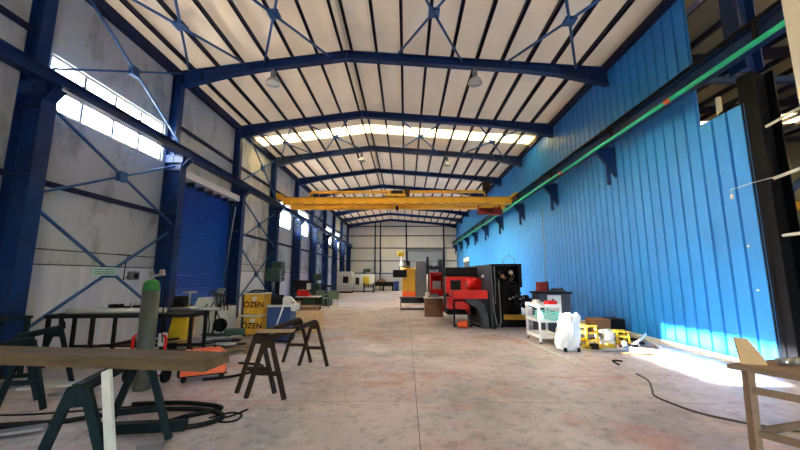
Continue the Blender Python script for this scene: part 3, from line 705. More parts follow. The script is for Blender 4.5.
# small yellow drill behind bench right end
t = thing('tool_trolley', 'narrow yellow cart with a dark motor, behind the bright tube end', 'tool cart', (-4.83, 7.6, 0), .1)
MB().prism([(-.16, .12), (.2, .12), (.24, .86), (-.02, .86)], 'y', -.18, .18).build('body', 'yel2', t, .01)
MB().tube([(-.12, 0, .98), (.1, 0, .98)], .11, 14).box(-.15, .15, -.15, .15, .86, .9).build('motor', 'darkiron', t)
MB().tube([(.17, 0, .86), (.17, 0, 1.15), (.02, 0, 1.17), (.3, 0, 1.17)], .02, 8).build('spindle', 'metal', t)
for s in (-1, 1): MB().tube([(0, s*.2 - .02, .1), (0, s*.2 + .02, .1)], .1, 16).build('wheel', 'rubber', t)
MB().prism([(-.2, .12), (-.16, .12), (-.02, .86), (-.06, .86)], 'y', -.1, .1).build('side_flap', 'dred', t)

# wire feeder machine with hoses (pale)
t = thing('wire_feed_machine', 'pale grey wire feed machine wrapped in hoses, left of the yellow machines', 'machine', (-4.62, 8.75, 0))
MB().prism([(-.34, .08), (-.02, .08), (.02, .62), (-.1, .98), (-.36, 1.0), (-.46, .72)], 'y', -.3, .1).build('cover', 'offwhite', t, .015)
MB().box(.03, .34, -.22, .22, .06, .78).build('power_unit', 'offwhite', t, .01)
MB().tube([(.2, -.22, .36), (.2, -.28, .36)], .16, 20).build('fan', 'black', t)
MB().lathe((.0, 0, .78), [(.10, 0), (.13, .05), (.13, .25), (.10, .32), (.05, .36)], 16).build('wire_spool', 'mgrey', t)
MB().box(-.02, .12, -.05, .05, 1.13, 1.22).box(-.2, .3, -.12, .12, .68, .80).build('feeder_head', 'mgrey', t, .008)
mb = MB()
for k in range(5):
    a = random.uniform(-.25, .3); mb.tube([(a, -.34, .95 - .03*k), (a - .1, -.36, .7), (a - .15 + .05*k, -.36, .4), (a - .2 + .06*k, -.34, .12)], .013, 6)
for k in range(4): mb.tube([(-.2 + .1*k, -.16, 1.05), (-.1 + .1*k, -.2, 1.16 - .03*k), (.05 + .08*k, -.2, 1.0), (.1 + .08*k, -.22, .7)], .015, 6)
mb.build('hoses', 'rubber', t)
MB().tube([(.0, .1, 1.1), (.18, .15, 3.3)], .008, 6).build('hanging_cable', 'mgrey', t)
# yellow machines
def ozen(loc, h, w, label, rz=0):
    t = thing('yellow_power_source', label, 'welding machine', loc, rz, 'stacked yellow machines')
    MB().box(-w/2, w/2, -.25, .25, 0, h).build('case', 'yellow', t, .012)
    MB().box(-w/2 - .06, -w/2, -.25, .25, 0, h).build('side_panel', 'dgrey', t)
    text('ÖZEN', .19, 'black', t, (0, -.252, h * .48), (PI/2, 0, 0))
    MB().tube([(-.13, -.251, h*.78), (-.13, -.256, h*.78)], .0, 4) if False else None
    MB().prism([(-.05, h*.68), (.06, h*.68), (.08, h*.88), (-.03, h*.88)], 'y', -.256, -.25).build('emblem', 'offwhite', t)
    MB().box(-w/2 - .03, w/2 + .02, -.27, .26, h, h + .03).build('lid', 'offwhite', t)
    return t
ozen((-3.86, 9.25, .55), .50, .50, 'yellow machine with black lettering, the upper one of the stack')
t = ozen((-3.88, 9.25, .06), .44, .44, 'yellow machine with black lettering, the lower one of the stack')
for sx in (-1, 1):
    for sy in (-1, 1): MB().tube([(sx*.2 - .02, sy*.2, -.01), (sx*.2 + .02, sy*.2, -.01)], .048, 12).build('wheel', 'rubber', t)
tag(MB().tube([(-.2, 0, .02), (-.1, 0, .06), (.1, 0, .06), (.2, 0, .02)], .02, 8).box(-.25, .1, -.1, .1, 0, .025).build('cable_bundle', 'black', loc=(-3.86, 9.2, 1.082)), 'black cable bundle lying on top of the upper yellow machine', 'cable')
# pallet with scrap
t = thing('pallet', 'low wooden pallet loaded with steel scrap behind the orange machine', 'pallet', (-3.75, 7.35, 0), .35)
for x in (-.5, 0, .5): MB().box(x - .04, x + .04, -.45, .45, 0, .08).build('bearer', 'wood', t)
MB().box(-.58, .58, -.45, -.3, .08, .105).box(-.58, .58, -.2, -.05, .08, .105).box(-.58, .58, .05, .2, .08, .105).box(-.58, .58, .3, .45, .08, .105).build('deck_boards', 'wood', t)
scr = [('darkiron', 'dark'), ('metal', 'bright'), ('offwhite', 'pale'), ('mgrey', 'grey')]
for k in range(9):
    m, nm = scr[k % 4]
    w = random.uniform(.25, .9); zz = .107 + .026 * k
    o = MB().box(-w/2, w/2, -.06 - .02*(k % 3), .06 + .02*(k % 3), 0, .025).build('scrap_bar', m, loc=(-3.75 + random.uniform(-.15, .15), 7.35 + random.uniform(-.12, .12), zz), rot=(0, 0, random.uniform(-.5, 1)))
    tag(o, '%s flat scrap bar piled on the low wooden pallet' % nm, 'scrap bar', 'scrap bars on the pallet')
tag(MB().tube([(-.16, 0, .07), (.2, 0.05, .07)], .07, 14).box(-.2, .0, -.1, .1, 0, .05).build('pipe_fitting', 'mgreen', loc=(-3.42, 7.1, .345)), 'dark green pipe fitting on top of the scrap pallet', 'fitting')

# blue machine
t = thing('blue_machine', 'blue box machine with a white top tray, right of the yellow machines', 'machine', (-2.98, 8.55, 0), .1)
MB().box(-.26, .28, -.3, .3, .05, .80).build('cabinet', 'mblue', t, .012)
MB().prism([(-.26, .80), (.28, .80), (.28, .72), (.36, .70), (.36, .84), (-.28, .84)], 'y', -.32, .32).build('top_tray', 'offwhite', t)
MB().box(.02, .24, -.1, .1, .84, .92).prism([(.0, .92), (.26, .92), (.34, .86), (.2, 1.02), (.06, 1.02)], 'y', -.09, .09).build('grip_unit', 'offwhite', t, .01)
MB().box(-.22, .04, -.16, .1, .84, 1.0).tube([(-.22, -.05, 1.03), (.05, -.05, 1.03)], .04, 10).build('drive_unit', 'darkiron', t)
MB().box(-.2, .22, -.302, -.298, .15, .38).box(-.2, .22, -.302, -.298, .45, .65).build('drawer_front', 'mblue', t)
MB().tube([(.1, -.31, .8), (.05, -.36, .6), (-.05, -.36, .3), (-.2, -.4, .05)], .018, 8).build('white_hose', 'white', t)
for sx in (-1, 1): MB().box(sx*.22 - .04, sx*.22 + .04, -.28, .28, 0, .05).build('foot', 'black', t)
# drill press
t = thing('drill_press', 'tall dark green pillar drill behind the blue machine', 'drill press', (-4.15, 11.3, 0))
MB().box(-.28, .28, -.3, .3, 0, .08).build('base', 'mgreen', t, .01)
MB().tube([(0, .1, .08), (0, .1, 1.9)], .07, 16).build('pillar', 'darkiron', t)
MB().box(-.2, .2, -.45, .2, 1.35, 1.75).box(-.16, .16, -.1, .28, 1.75, 1.98).build('head', 'mgreen', t, .03)
MB().tube([(0, -.3, 1.35), (0, -.3, 1.05)], [.05, .02], 12).build('spindle', 'metal', t)
MB().box(-.22, .22, -.45, .02, .85, .9).build('work_table', 'mgreen', t)
h = MB()
for a in (0, 2.1, 4.2): h.tube([(.2, -.25, 1.5), (.26, -.25 + .22*math.cos(a), 1.5 + .22*math.sin(a))], .012, 6)
h.build('feed_lever', 'metal', t)
# crates right of blue machine
t = thing('wooden_crate', 'low brown wooden crate with a board lid behind the rusty sawhorses', 'crate', (-3.0, 10.2, 0), .05)
MB().box(-.45, .45, -.35, .35, .03, .62).build('box', 'card', t)
MB().box(-.5, .5, -.4, .4, .62, .66).build('lid', 'bwood', t)
MB().box(-.45, -.37, -.37, -.35, .03, .62).box(.37, .45, -.37, -.35, .03, .62).box(-.45, .45, -.37, -.35, 0, .05).build('batten', 'wood', t)
t = tag(MB().box(-.42, .42, -.015, .015, 0, .62).build('plywood_sheet', 'ply', loc=(-2.66, 9.55, .01), rot=(-.45, 0, .12)), 'plain plywood sheet leaning on the crate behind the sawhorses', 'plywood sheet')
tag(MB().box(-.3, .3, -.2, .2, 0, .13).build('cardboard_box', 'card', loc=(-3.35, 10.2, .662), rot=(0, 0, .1), bevel=.004), 'flat cardboard box on top of the wooden crate', 'box')

# table with red tray, engine-like machine
t = thing('small_table', 'small dark table with a pale top, left of the green chairs', 'table', (-4.4, 16.1, 0))
MB().box(-.5, .5, -.35, .35, .58, .62).build('table_top', 'offwhite', t)
for x in (-.44, .44):
    for y in (-.3, .3): MB().bar((x, y, .58), (x, y, 0), .09).build('leg', 'darkiron', t)
t = thing('red_tray', 'red tray of white parts standing on the small table', 'tray', (-4.62, 16.1, .622))
MB().box(-.26, .26, -.2, .2, 0, .1).box(-.26, .26, -.2, -.18, .1, .28).build('tray', 'red', t)
mb = MB()
for k in range(6): mb.tube([(-.2 + .08*k, -.05, .1), (-.2 + .08*k, -.02, .3)], .015, 6)
mb.build('parts', 'white', t)
t = thing('engine_lathe', 'dark green lathe with levers behind the small table', 'lathe', (-5.0, 18.6, 0))
MB().box(-.75, 1.1, -.3, .3, 0, .7).build('bed', 'mgreen', t, .02)
MB().box(-.75, -.15, -.35, .3, .7, 1.3).tube([(-.9, -.1, 1.2), (-.1, -.1, 1.1)], .16, 14).build('headstock', 'darkiron', t, .02)
MB().box(.1, .5, -.3, .25, .7, 1.15).tube([(.3, -.1, 1.15), (.3, -.1, 1.6)], .05, 10).box(.15, .55, -.2, .2, 1.3, 1.62).build('carriage', 'mgreen', t, .02)
MB().box(-.12, .08, -.36, -.3, .85, 1.15).build('control_panel', 'white', t)
MB().tube([(.7, 0, .7), (.7, 0, 1.0), (1.1, 0, 1.0)], .06, 10).build('tailstock', 'darkiron', t)
def chair(loc, rz, label):
    t = thing('metal_chair', label, 'chair', loc, rz, 'green chairs')
    MB().box(-.22, .22, -.22, .22, .42, .46).build('seat', 'chairgreen', t, .01)
    MB().prism([(-.24, .46), (.24, .46), (.24, .80), (.18, .85), (-.18, .85), (-.24, .80)], 'y', -.02, .02).build('backrest', 'chairgreen', t, .01, loc=(0, .22, 0))
    for x in (-.19, .19):
        for y in (-.19, .19): MB().tube([(x, y, .42), (x * 1.1, y * 1.15, 0.0)], .014, 8).build('leg', 'metal', t)
    MB().box(-.27, -.22, -.2, .2, .62, .65).box(.22, .27, -.2, .2, .62, .65).build('armrest', 'chairgreen', t)
    return t
c1 = chair((-4.12, 17.5, 0), PI - .3, 'green metal chair beside the small table, left of two')
dup(c1, (-3.5, 17.2, 0), PI + .2, 'green metal chair facing the aisle, right of two')

# ---------------------------------------------------------------- far left machines
t = thing('machining_centre', 'large white enclosed machine at the far left with a dark window', 'machine', (-5.85, 33.4, 0))
MB().prism([(-.9, .15), (.85, .15), (.95, .5), (.95, 1.6), (.75, 1.95), (-.9, 1.95)], 'y', -.9, .9).build('enclosure', 'offwhite', t, .03)
MB().box(.05, .55, -.93, -.9, .9, 1.5).build('window', 'screen', t, .02)
MB().box(-.9, .85, -.8, .8, 0, .15).build('plinth', 'black', t)
MB().tube([(-.65, -.92, 1.45), (-.65, -.9, 1.45)], .16, 16).build('round_port', 'mgrey', t)
mb = MB()
for k in range(12): mb.box(-.8 + k*.14, -.78 + k*.14, -.915, -.9, .25, .7)
mb.build('grille', 'mgrey', t)
t = thing('machining_centre', 'white and yellow machine farther back beside the dark post', 'machine', (-4.1, 35.6, 0))
MB().box(-.9, .9, -.7, .7, .1, 1.75).build('enclosure', 'offwhite', t, .03)
MB().box(-.15, .5, -.73, -.7, .5, 1.5).build('side_panel', 'yel2', t)
MB().box(-.9, -.5, -.73, -.7, .7, 1.4).build('window', 'screen', t)
MB().tube([(-.1, 0, 1.75), (-.1, 0, 2.1), (.5, 0, 2.1)], .18, 12).build('extractor', 'mgreen', t)
MB().box(-.9, .9, -.6, .6, 0, .1).build('plinth', 'black', t)
t = thing('parts_cart', 'dark blue open parts cart in front of the white and yellow machine', 'cart', (-3.45, 32.8, 0))
mb = MB()
for z in (.15, .5): mb.box(-.45, .45, -.35, .35, z, z + .05)
mb.build('shelf', 'mblue', t)
for x in (-.43, .43):
    for y in (-.33, .33): MB().bar((x, y, .9), (x, y, 0), .06).build('post', 'girt', t)
mb = MB()
for k in range(5): mb.box(-.4 + k*.18, -.34 + k*.18, -.3, .3, .55, .8)
mb.build('parts', 'darkiron', t)
t = thing('roller_table', 'long dark roller table in front of the end wall', 'table', (-2.4, 37.6, 0))
MB().box(-1.1, 1.1, -.4, .4, .5, .95).build('bed', 'darkiron', t)
for x in (-1.0, 0, 1.0): MB().box(x - .08, x + .08, -.35, .35, 0, .5).build('leg', 'darkiron', t)
tag(MB().prism([(-.5, 0), (.5, 0), (.3, .3), (-.1, .38), (-.4, .2)], 'y', -.25, .25).build('canvas_heap', 'card', loc=(-2.6, 37.6, .952)), 'brown heap of sheet lying on the dark roller table', 'heap')
tag(MB().box(-.25, .25, -.25, .25, 0, 1.0).box(-.18, .18, -.27, -.25, .5, .9).build('small_cabinet', 'mblue', loc=(-1.0, 37.4, 0)), 'small blue cabinet right of the roller table', 'cabinet')

# yellow and black press
t = thing('milling_machine', 'tall machine with a yellow front and dark column before the grey shutter', 'machine', (.15, 19.6, 0))
MB().box(-.25, .65, -.45, .5, 0, .34).build('base', 'offwhite', t, .02)
MB().box(-.35, .35, -.5, -.05, .34, 1.95).build('front_cover', 'yellow', t, .02)
MB().box(-.35, .36, -.52, -.5, .4, .7).build('warning_panel', 'orange', t)
MB().box(.36, .95, -.4, .5, .1, 2.35).build('column', 'mgrey', t, .02)
MB().box(-.85, -.1, -.75, -.5, 1.45, 1.85).build('control_box', 'black', t, .02)
MB().bar((-.5, -.6, 1.85), (-.5, -.6, 2.05), .06).bar((-.5, -.6, 2.05), (.1, -.3, 2.05), .06).build('control_arm', 'mgrey', t)
MB().tube([(-.1, -.1, 1.95), (-.1, -.1, 2.35)], .18, 14).build('spindle_motor', 'darkiron', t)
MB().tube([(-.42, -.2, 2.0), (-.42, -.2, 2.6)], .03, 8).build('lamp_pole', 'white', t)
MB().box(-.62, -.24, -.3, -.1, 2.6, 2.85).build('yellow_beacon', 'yel2', t, .02)
t = thing('machine_column', 'grey open machine frame with hanging cables, right of the yellow machine', 'machine', (1.55, 20.3, 0))
MB().box(-.4, -.25, -.4, .4, 0, 2.6).box(.3, .5, -.4, .4, 0, 2.45).box(-.4, .5, -.4, .4, 1.9, 2.1).box(-.4, .5, -.4, .4, .0, .7).build('frame', 'dgrey', t)
mb = MB()
for k in range(4): mb.tube([(-.2 + .1*k, -.3, 1.95), (-.15 + .1*k, -.38, 1.4), (-.1 + .1*k, -.3, .8)], .02, 6)
mb.build('cable', 'black', t)
MB().lathe((.0, -.3, 2.0), [(.06, 0), (.12, .06), (.12, .16), (.06, .22)], 12).build('lamp', 'white', t)
# table in front, brown cabinet
t = thing('steel_table', 'low dark table in front of the yellow machine', 'table', (.38, 16.4, 0))
MB().box(-.68, .64, -.35, .35, .53, .57).build('table_top', 'dgrey', t)
for x in (-.62, .56):
    for y in (-.3, .3): MB().bar((x, y, .53), (x, y, 0), .045).build('leg', 'mgrey', t)
MB().box(-.6, .55, -.3, .3, .03, .06).box(-.6, .55, .2, .32, .28, .52).build('lower_shelf', 'dgrey', t)
t = thing('wooden_cabinet', 'low brown wooden cabinet beside the red machine', 'cabinet', (1.05, 13.75, 0))
MB().box(-.34, .34, -.25, .25, 0, .68).build('body', 'bwood', t, .006)
MB().box(-.38, .38, -.28, .28, .68, .72).build('top', 'offwhite', t)
MB().box(-.32, -.01, -.262, -.25, .03, .65).box(.01, .32, -.262, -.25, .03, .65).build('door', 'bwood', t)
tag(MB().box(-.2, .22, -.1, .12, 0, .06).tube([(-.1, 0, .09), (.2, 0, .09)], .03, 8).build('papers', 'mgrey', loc=(1.03, 13.75, .722)), 'grey tools and papers on the wooden cabinet', 'tools')
t = thing('red_control_rack', 'red open rack with a lit interior behind the wooden cabinet', 'rack', (1.4, 15.9, 0))
MB().box(-.32, -.26, -.3, .3, 0, 1.68).box(.26, .32, -.3, .3, 0, 1.68).box(-.32, .32, -.3, .3, 1.55, 1.68).box(-.32, .32, .24, .3, 0, 1.68).box(-.32, .32, -.3, .3, .75, .95).box(-.26, .26, -.28, .2, .0, .3).build('frame', 'red', t)
MB().box(-.2, .15, -.1, .2, .95, 1.3).build('instrument', 'offwhite', t, .02)
MB().tube([(-.45, -.1, .75), (-.45, -.1, 1.6)], .03, 8).box(-.55, -.36, -.2, 0, .3, .8).build('side_bottle', 'white', t)

# ---------------------------------------------------------------- big red and black machine
t = thing('punching_machine', 'big black and red industrial machine standing against the blue wall', 'machine', (2.3, 11.3, 0))
MB().box(-1.0, .20, .35, 1.6, 1.50, 1.80).box(-.95, .2, .6, 1.6, .25, 1.5).build('rear_housing', 'black', t, .02)
MB().add([(-.10, 1.6, .0), (.18, -.78, .0), (.18, -.78, 1.86), (-.10, 1.6, 1.86), (-.04, 1.6, .0), (.24, -.78, .0), (.24, -.78, 1.86), (-.04, 1.6, 1.86)],
         [(0,1,2,3),(7,6,5,4),(0,4,5,1),(1,5,6,2),(2,6,7,3),(3,7,4,0)]).build('side_plate', 'dgrey', t)
MB().box(-.02, .02, -.45, -.2, 1.42, 1.5).build('label_plate', 'white', t, loc=(.10, .15, .05))
MB().box(.24, .32, -.8, -.65, 0, 1.86).box(1.02, 1.12, -.8, -.7, 1.2, 1.86).box(.24, 1.12, -.8, .2, 1.82, 1.87).box(.24, 1.12, -.8, -.7, 1.18, 1.24).box(.24, .62, -.5, .5, .0, 1.2).box(.24, 1.12, .15, .2, 1.2, 1.84).box(1.08, 1.12, -.75, .2, 1.2, 1.84).build('open_frame', 'black', t)
g = MB()
for k in range(14):
    x = random.uniform(.4, 1.0); z = random.uniform(1.3, 1.7); g.tube([(x, random.uniform(-.6, -.1), z), (x + random.uniform(-.15, .15), random.uniform(-.6, -.1), z + random.uniform(-.15, .1))], random.uniform(.02, .06), 8)
g.box(.35, 1.0, -.1, .2, 1.25, 1.8); g.build('valve_block', 'darkiron', t)
g = MB()
for k in range(7):
    a = random.uniform(.55, .95); z = random.uniform(1.35, 1.7); g.tube([(a, -.62, z), (a + random.uniform(-.1, .1), -.68, z - .06), (a + random.uniform(-.1, .1), -.66, z - .15)], .01, 6)
g.tube([(.55, -.6, 1.5), (.6, -.66, 1.5)], .05, 12).tube([(.85, -.6, 1.62), (.85, -.66, 1.62)], .06, 12)
g.build('copper_fittings', 'copper', t)
g = MB()
for k in range(16):
    x = random.uniform(.65, 1.25); z = random.uniform(.62, 1.1); r_ = random.uniform(.03, .1)
    g.tube([(x, random.uniform(-.7, -.3), z), (x + random.uniform(-.1, .2), random.uniform(-.7, -.3), z + random.uniform(-.1, .1))], r_, 10)
g.box(.6, 1.2, -.35, .4, .3, 1.18).tube([(1.1, 0, .9), (1.7, .2, .75)], .06, 8)
g.build('drive_assembly', 'darkiron', t)
g = MB()
for k in range(5): g.tube([(.75 + .1*k, -.72, .85 + .04*(k % 3)), (.76 + .1*k, -.76, .85 + .04*(k % 3))], .03, 10)
g.build('gauge', 'metal', t)
MB().box(.6, 1.3, -.5, .5, .22, .36).build('yellow_skid', 'yellow', t, .01)
MB().box(.6, 1.3, -.45, .45, 0, .22).build('skid_base', 'black', t)
MB().box(-1.0, -.1, .1, .6, .95, 1.5).build('red_cabinet', 'red', t, .02)
MB().box(-.88, -.55, .06, .1, 1.05, 1.38).build('screen', 'screen', t, .01)
MB().tube([(-.12, .1, 1.24), (.0, -.05, 1.24)], .20, 24).tube([(-.35, .2, 1.24), (.0, .2, 1.24)], .22, 24).build('red_drum', 'red', t)
MB().prism([(-.42, 1.16), (-.36, 1.28), (-.39, 1.3), (-.34, 1.38), (-.29, 1.3), (-.32, 1.28), (-.26, 1.16), (-.34, 1.22)], 'y', .08, .1).build('emblem', 'white', t)
MB().box(-.93, .06, -.95, -.6, .86, 1.1).box(-.93, -.8, -.6, .2, .9, 1.08).build('red_beam', 'red', t, .015)
MB().prism([(-1.0, .5), (-.45, .5), (-.3, .3), (-.3, .85), (-1.0, .85)], 'y', -.3, .3).build('red_housing', 'red', t, .02)
MB().prism([(-.5, .82), (-.2, .84), (.0, .7), (.12, .35), (.14, .0), (-.05, .0), (-.08, .3), (-.2, .58), (-.5, .74)], 'y', -.7, -.3).build('chute', 'dgrey', t)
g = MB()
for x in (-.85, -.35): g.bar((x, -.45, .78), (x, -.45, .0), .05)
g.bar((-.85, -.45, .78), (-.2, -.45, .78), .05).bar((-.85, -.45, .06), (-.35, -.45, .02), .05).bar((-.35, -.45, .1), (-.1, -.55, .03), .05)
g.build('feed_stand', 'black', t)
g = MB()
g.tube([(.20, -.84, 1.82), (.22, -.86, 1.1), (.25, -.88, .5), (.3, -.9, .15), (.38, -.88, .05), (.44, -.86, .2), (.43, -.85, .9), (.42, -.84, 1.4)], .015, 8)
g.tube([(.7, -.3, 1.85), (.75, -.3, 2.05), (.92, -.3, 2.15), (1.08, -.3, 2.02), (1.1, -.3, 1.85)], .013, 8)
g.tube([(.3, -.84, 1.8), (.31, -.86, 1.3), (.3, -.84, .7)], .015, 8)
g.build('hanging_hose', 'mgrey', t)
t = thing('bucket', 'orange bucket tipped on its side before the machine', 'bucket', (1.66, 10.62, .115), 0)
b_ = MB().tube([(-.14, .03, 0), (.14, -.03, 0)], [.085, .115], 18, False).tube([(-.14, .03, 0), (-.139, .03, 0)], [.085, .085], 18).build('shell', 'orange', t)
MB().tube([(.136, -.029, 0), (.138, -.029, 0)], .105, 18).build('opening', 'black', t)

# ---------------------------------------------------------------- white trolley and its load
t = thing('white_trolley', 'white two shelf metal trolley in the sunlight by the blue wall', 'trolley', (3.25, 8.6, 0), .03)
for x in (-.24, .24):
    for y in (-.38, .38): MB().bar((x, y, .03), (x, y, .86), .045).build('post', 'white', t)
for z in (.12, .47, .80):
    MB().box(-.25, .25, -.39, .39, z, z + .03).box(-.26, -.24, -.39, .39, z, z + .07).box(.24, .26, -.39, .39, z, z + .07).box(-.25, .25, -.41, -.39, z, z + .07).box(-.25, .25, .39, .41, z, z + .07).build('shelf', 'white', t)
for x in (-.24, .24):
    for y in (-.38, .38): MB().tube([(x - .015, y, .03), (x + .015, y, .03)], .029, 12).build('caster', 'rubber', t)
tag(MB().box(-.13, .1, -.09, .09, 0, .11).build('red_box', 'red', loc=(3.38, 8.4, .832), rot=(0, 0, .2), bevel=.006), 'small red box on the top shelf of the white trolley', 'box')
tag(MB().box(-.1, .1, -.12, .12, 0, .05).prism([(-.08, .05), (.06, .05), (.02, .12), (-.05, .1)], 'y', -.08, .08).build('paper_stack', 'offwhite', loc=(3.15, 8.7, .832), rot=(0, 0, .4)), 'crumpled papers on the top shelf of the white trolley', 'papers')
t = thing('plastic_crate', 'teal plastic crate on the middle shelf of the white trolley', 'crate', (3.28, 8.45, .502))
mb = MB(); mb.box(-.19, .19, -.26, .26, 0, .01)
for z in (.02, .07, .12, .17): mb.box(-.19, .19, -.26, -.25, z, z + .03).box(-.19, .19, .25, .26, z, z + .03).box(-.19, -.18, -.26, .26, z, z + .03).box(.18, .19, -.26, .26, z, z + .03)
for k in range(6): mb.box(-.19 + k*.072, -.18 + k*.072, -.262, -.25, 0, .2)
mb.build('basket', 'teal', t)
MB().box(-.15, .15, -.2, .2, .01, .12).build('contents', 'offwhite', t, .02)
# plastic bag on small cart
t = thing('bagged_cart', 'small wheeled bin draped in white plastic film beside the white trolley', 'bin', (3.32, 7.55, 0))
mb = MB(); n = 28; rows = [(.0, .19), (.1, .21), (.25, .22), (.38, .21), (.5, .18), (.58, .15), (.66, .12), (.70, .03)]
vs = []; fs = []
for i, (z, r_) in enumerate(rows):
    for k in range(n):
        a = 2*PI*k/n; rr = r_ * (1 + .12*math.sin(5*a + i) + .07*math.sin(11*a - 2*i)); lean = .08*z
        vs.append((rr*math.cos(a)*1.05 + lean, rr*math.sin(a), z + .03 + .03*math.sin(3*a + i)*(i > 4)))
for i in range(len(rows)-1):
    for k in range(n): fs.append((i*n+k, i*n+(k+1) % n, (i+1)*n+(k+1) % n, (i+1)*n+k))
fs.append(tuple((len(rows)-1)*n+k for k in range(n))); fs.append(tuple(range(n))[::-1])
mb.add(vs, fs, False); o = mb.build('plastic_film', 'bag', t)
MB().prism([(.1, .55), (.26, .5), (.3, .68), (.22, .76), (.16, .66), (.1, .74)], 'y', -.04, .04).build('film_ear', 'bag', t)
for s in (-1, 1): MB().tube([(s*.13 - .02, -.2, .045), (s*.13 + .02, -.2, .045)], .043, 14).build('wheel', 'rubber', t)
tag(MB().tube([(2.80, 8.85, .022), (2.89, 6.25, .022)], .02, 10).build('floor_pipe', 'offwhite'), 'thin white pipe lying on the floor beside the trolley', 'pipe')
# dark cabinet behind
t = thing('grey_cabinet', 'dark grey cabinet with a pale door behind the white trolley', 'cabinet', (4.0, 9.95, 0))
MB().box(-.42, .42, -.28, .28, 0, 1.04).build('body', 'dgrey', t, .006)
MB().box(-.46, .46, -.32, .32, 1.04, 1.09).build('top', 'black', t)
dd = MB().box(-.2, .16, -.30, -.28, .42, 1.0).build('door', 'offwhite', t)
MB().box(-.09, -.03, -.31, -.30, .86, .9).box(.05, .1, -.31, -.30, .66, .69).build('handle', 'black', dd)
t = thing('red_brown_box', 'red brown upright box on the left of the grey cabinet', 'box', (3.76, 9.9, 1.092), .1)
MB().box(-.12, .1, -.12, .12, 0, .26).build('body', 'dred', t, .008); MB().box(.1, .14, -.1, .1, 0, .27).build('side', 'black', t)
tag(MB().box(-.2, .22, -.1, .12, 0, .04).tube([(-.1, 0, .06), (.15, 0.05, .06)], .03, 8).box(.15, .2, -.05, .1, .04, .1).build('hand_tools', 'dgrey', loc=(4.12, 9.9, 1.092)), 'hand tools and rags scattered on the grey cabinet', 'tools')
tag(MB().tube([(3.98, 10.15, 1.1), (4.1, 10.4, 2.0), (4.1, 10.45, 3.6)], .012, 6).build('cable', 'mgrey'), 'thin cable rising from the grey cabinet', 'cable')

# scrap pile of yellow frames and pipes
t = thing('yellow_frame_stand', 'yellow tubular frame in the scrap pile, nearest the plastic bag', 'frame', (4.0, 8.1, 0), .3)
g = MB()
for x in (-.16, .16):
    for y in (-.16, .16): g.tube([(x, y, .0), (x*.8, y*.8, .42)], .028, 8)
for z in (.12, .28, .42): g.bar((-.15, -.15, z), (.15, -.15, z), .04).bar((-.15, .15, z), (.15, .15, z), .04).bar((-.15, -.15, z), (-.15, .15, z), .04)
g.build('tubes', 'yel2', t)
t = dup(t, (4.72, 8.05, 0), -.2, 'yellow tubular frame in the scrap pile, nearest the blue wall')
t.scale = (.8, .8, .75)
t = thing('white_motor', 'white round motor lying on the scrap pile between yellow frames', 'motor', (4.38, 8.05, .22), .5)
MB().tube([(-.16, 0, .0), (.16, 0, .0)], .13, 20).build('drum', 'white', t)
MB().tube([(-.19, 0, 0), (-.16, 0, 0)], .07, 14).build('hub', 'mgrey', t); MB().box(-.12, .12, -.14, .14, -.22, -.1).build('mount', 'offwhite', t)
rng = random.Random(9)
pl = [((3.75, 7.75), (4.35, 7.6), 'yel2', 'yellow tube lying at the front of the scrap pile', .025), ((4.0, 7.45), (4.6, 7.5), 'offwhite', 'pale pipe in front of the scrap pile', .03),
      ((4.5, 7.85), (5.3, 8.2), 'rust', 'rusty tube against the blue wall at the pile', .03), ((4.2, 7.2), (4.7, 7.05), 'ply', 'yellowish stick before the scrap pile', .02),
      ((4.7, 7.55), (5.4, 7.9), 'card', 'brown tube behind the white elbow pipe', .025), ((4.1, 8.5), (5.2, 8.9), 'rust', 'rusty tube at the back of the scrap pile', .035)]
for a, b, m, lb, r_ in pl: tag(MB().tube([(*a, r_), (*b, r_)], r_, 10).build('scrap_tube', m), lb, 'tube')
tag(MB().tube([(4.42, 7.28, .06), (4.62, 7.22, .06), (4.95, 6.98, .06)], .055, 14).tube([(4.88, 7.02, .06), (5.0, 6.94, .06)], .075, 14).build('white_pipe', 'offwhite'), 'short thick white pipe with a collar on the sunny floor', 'pipe')
tag(MB().tube([(4.46, 7.5, .055), (4.56, 7.62, .055), (4.58, 7.72, .12)], .05, 12).build('elbow_pipe', 'white'), 'small white elbow pipe behind the thick white pipe', 'pipe')
for k, (x, y) in enumerate([(3.95, 7.72), (4.3, 7.72), (4.72, 7.68), (4.98, 8.0), (4.35, 8.42), (4.72, 8.62), (3.95, 8.5), (5.2, 8.35), (4.02, 8.1)]):
    m = ['rust', 'yel2', 'darkiron', 'offwhite', 'card'][k % 5]; nm = ['rusty', 'yellow', 'dark', 'white', 'brown'][k % 5]
    tag(MB().prism([(-.1, 0), (.1, 0), (.07, .09), (-.06, .12)], 'y', -.07, .07).build('scrap_part', m, loc=(x, y, 0), rot=(0, 0, rng.random() * 3)), '%s scrap metal lump in the pile at the foot of the blue wall' % nm, 'scrap part', 'scrap lumps by the blue wall')
for k, (x, y, a, l, m, nm) in enumerate([(4.1, 7.9, .2, .7, 'yel2', 'yellow'), (4.6, 8.3, 1.9, .8, 'yel2', 'yellow'), (4.9, 7.75, .5, .6, 'offwhite', 'pale'), (4.3, 8.65, -.3, .9, 'rust', 'rusty'), (5.1, 8.75, 1.2, .7, 'darkiron', 'dark'), (3.85, 8.3, 1.4, .6, 'rust', 'rusty'), (4.9, 8.9, .1, .8, 'card', 'brown'), (5.35, 8.0, 1.5, .6, 'offwhite', 'pale')]):
    dx, dy = math.cos(a) * l / 2, math.sin(a) * l / 2
    tag(MB().tube([(x - dx, y - dy, .03), (x + dx, y + dy, .03 + .12 * (k % 3))], .026, 8).build('scrap_tube', m), '%s tube end sticking out of the scrap pile by the blue wall' % nm, 'tube', 'tube ends in the scrap pile')
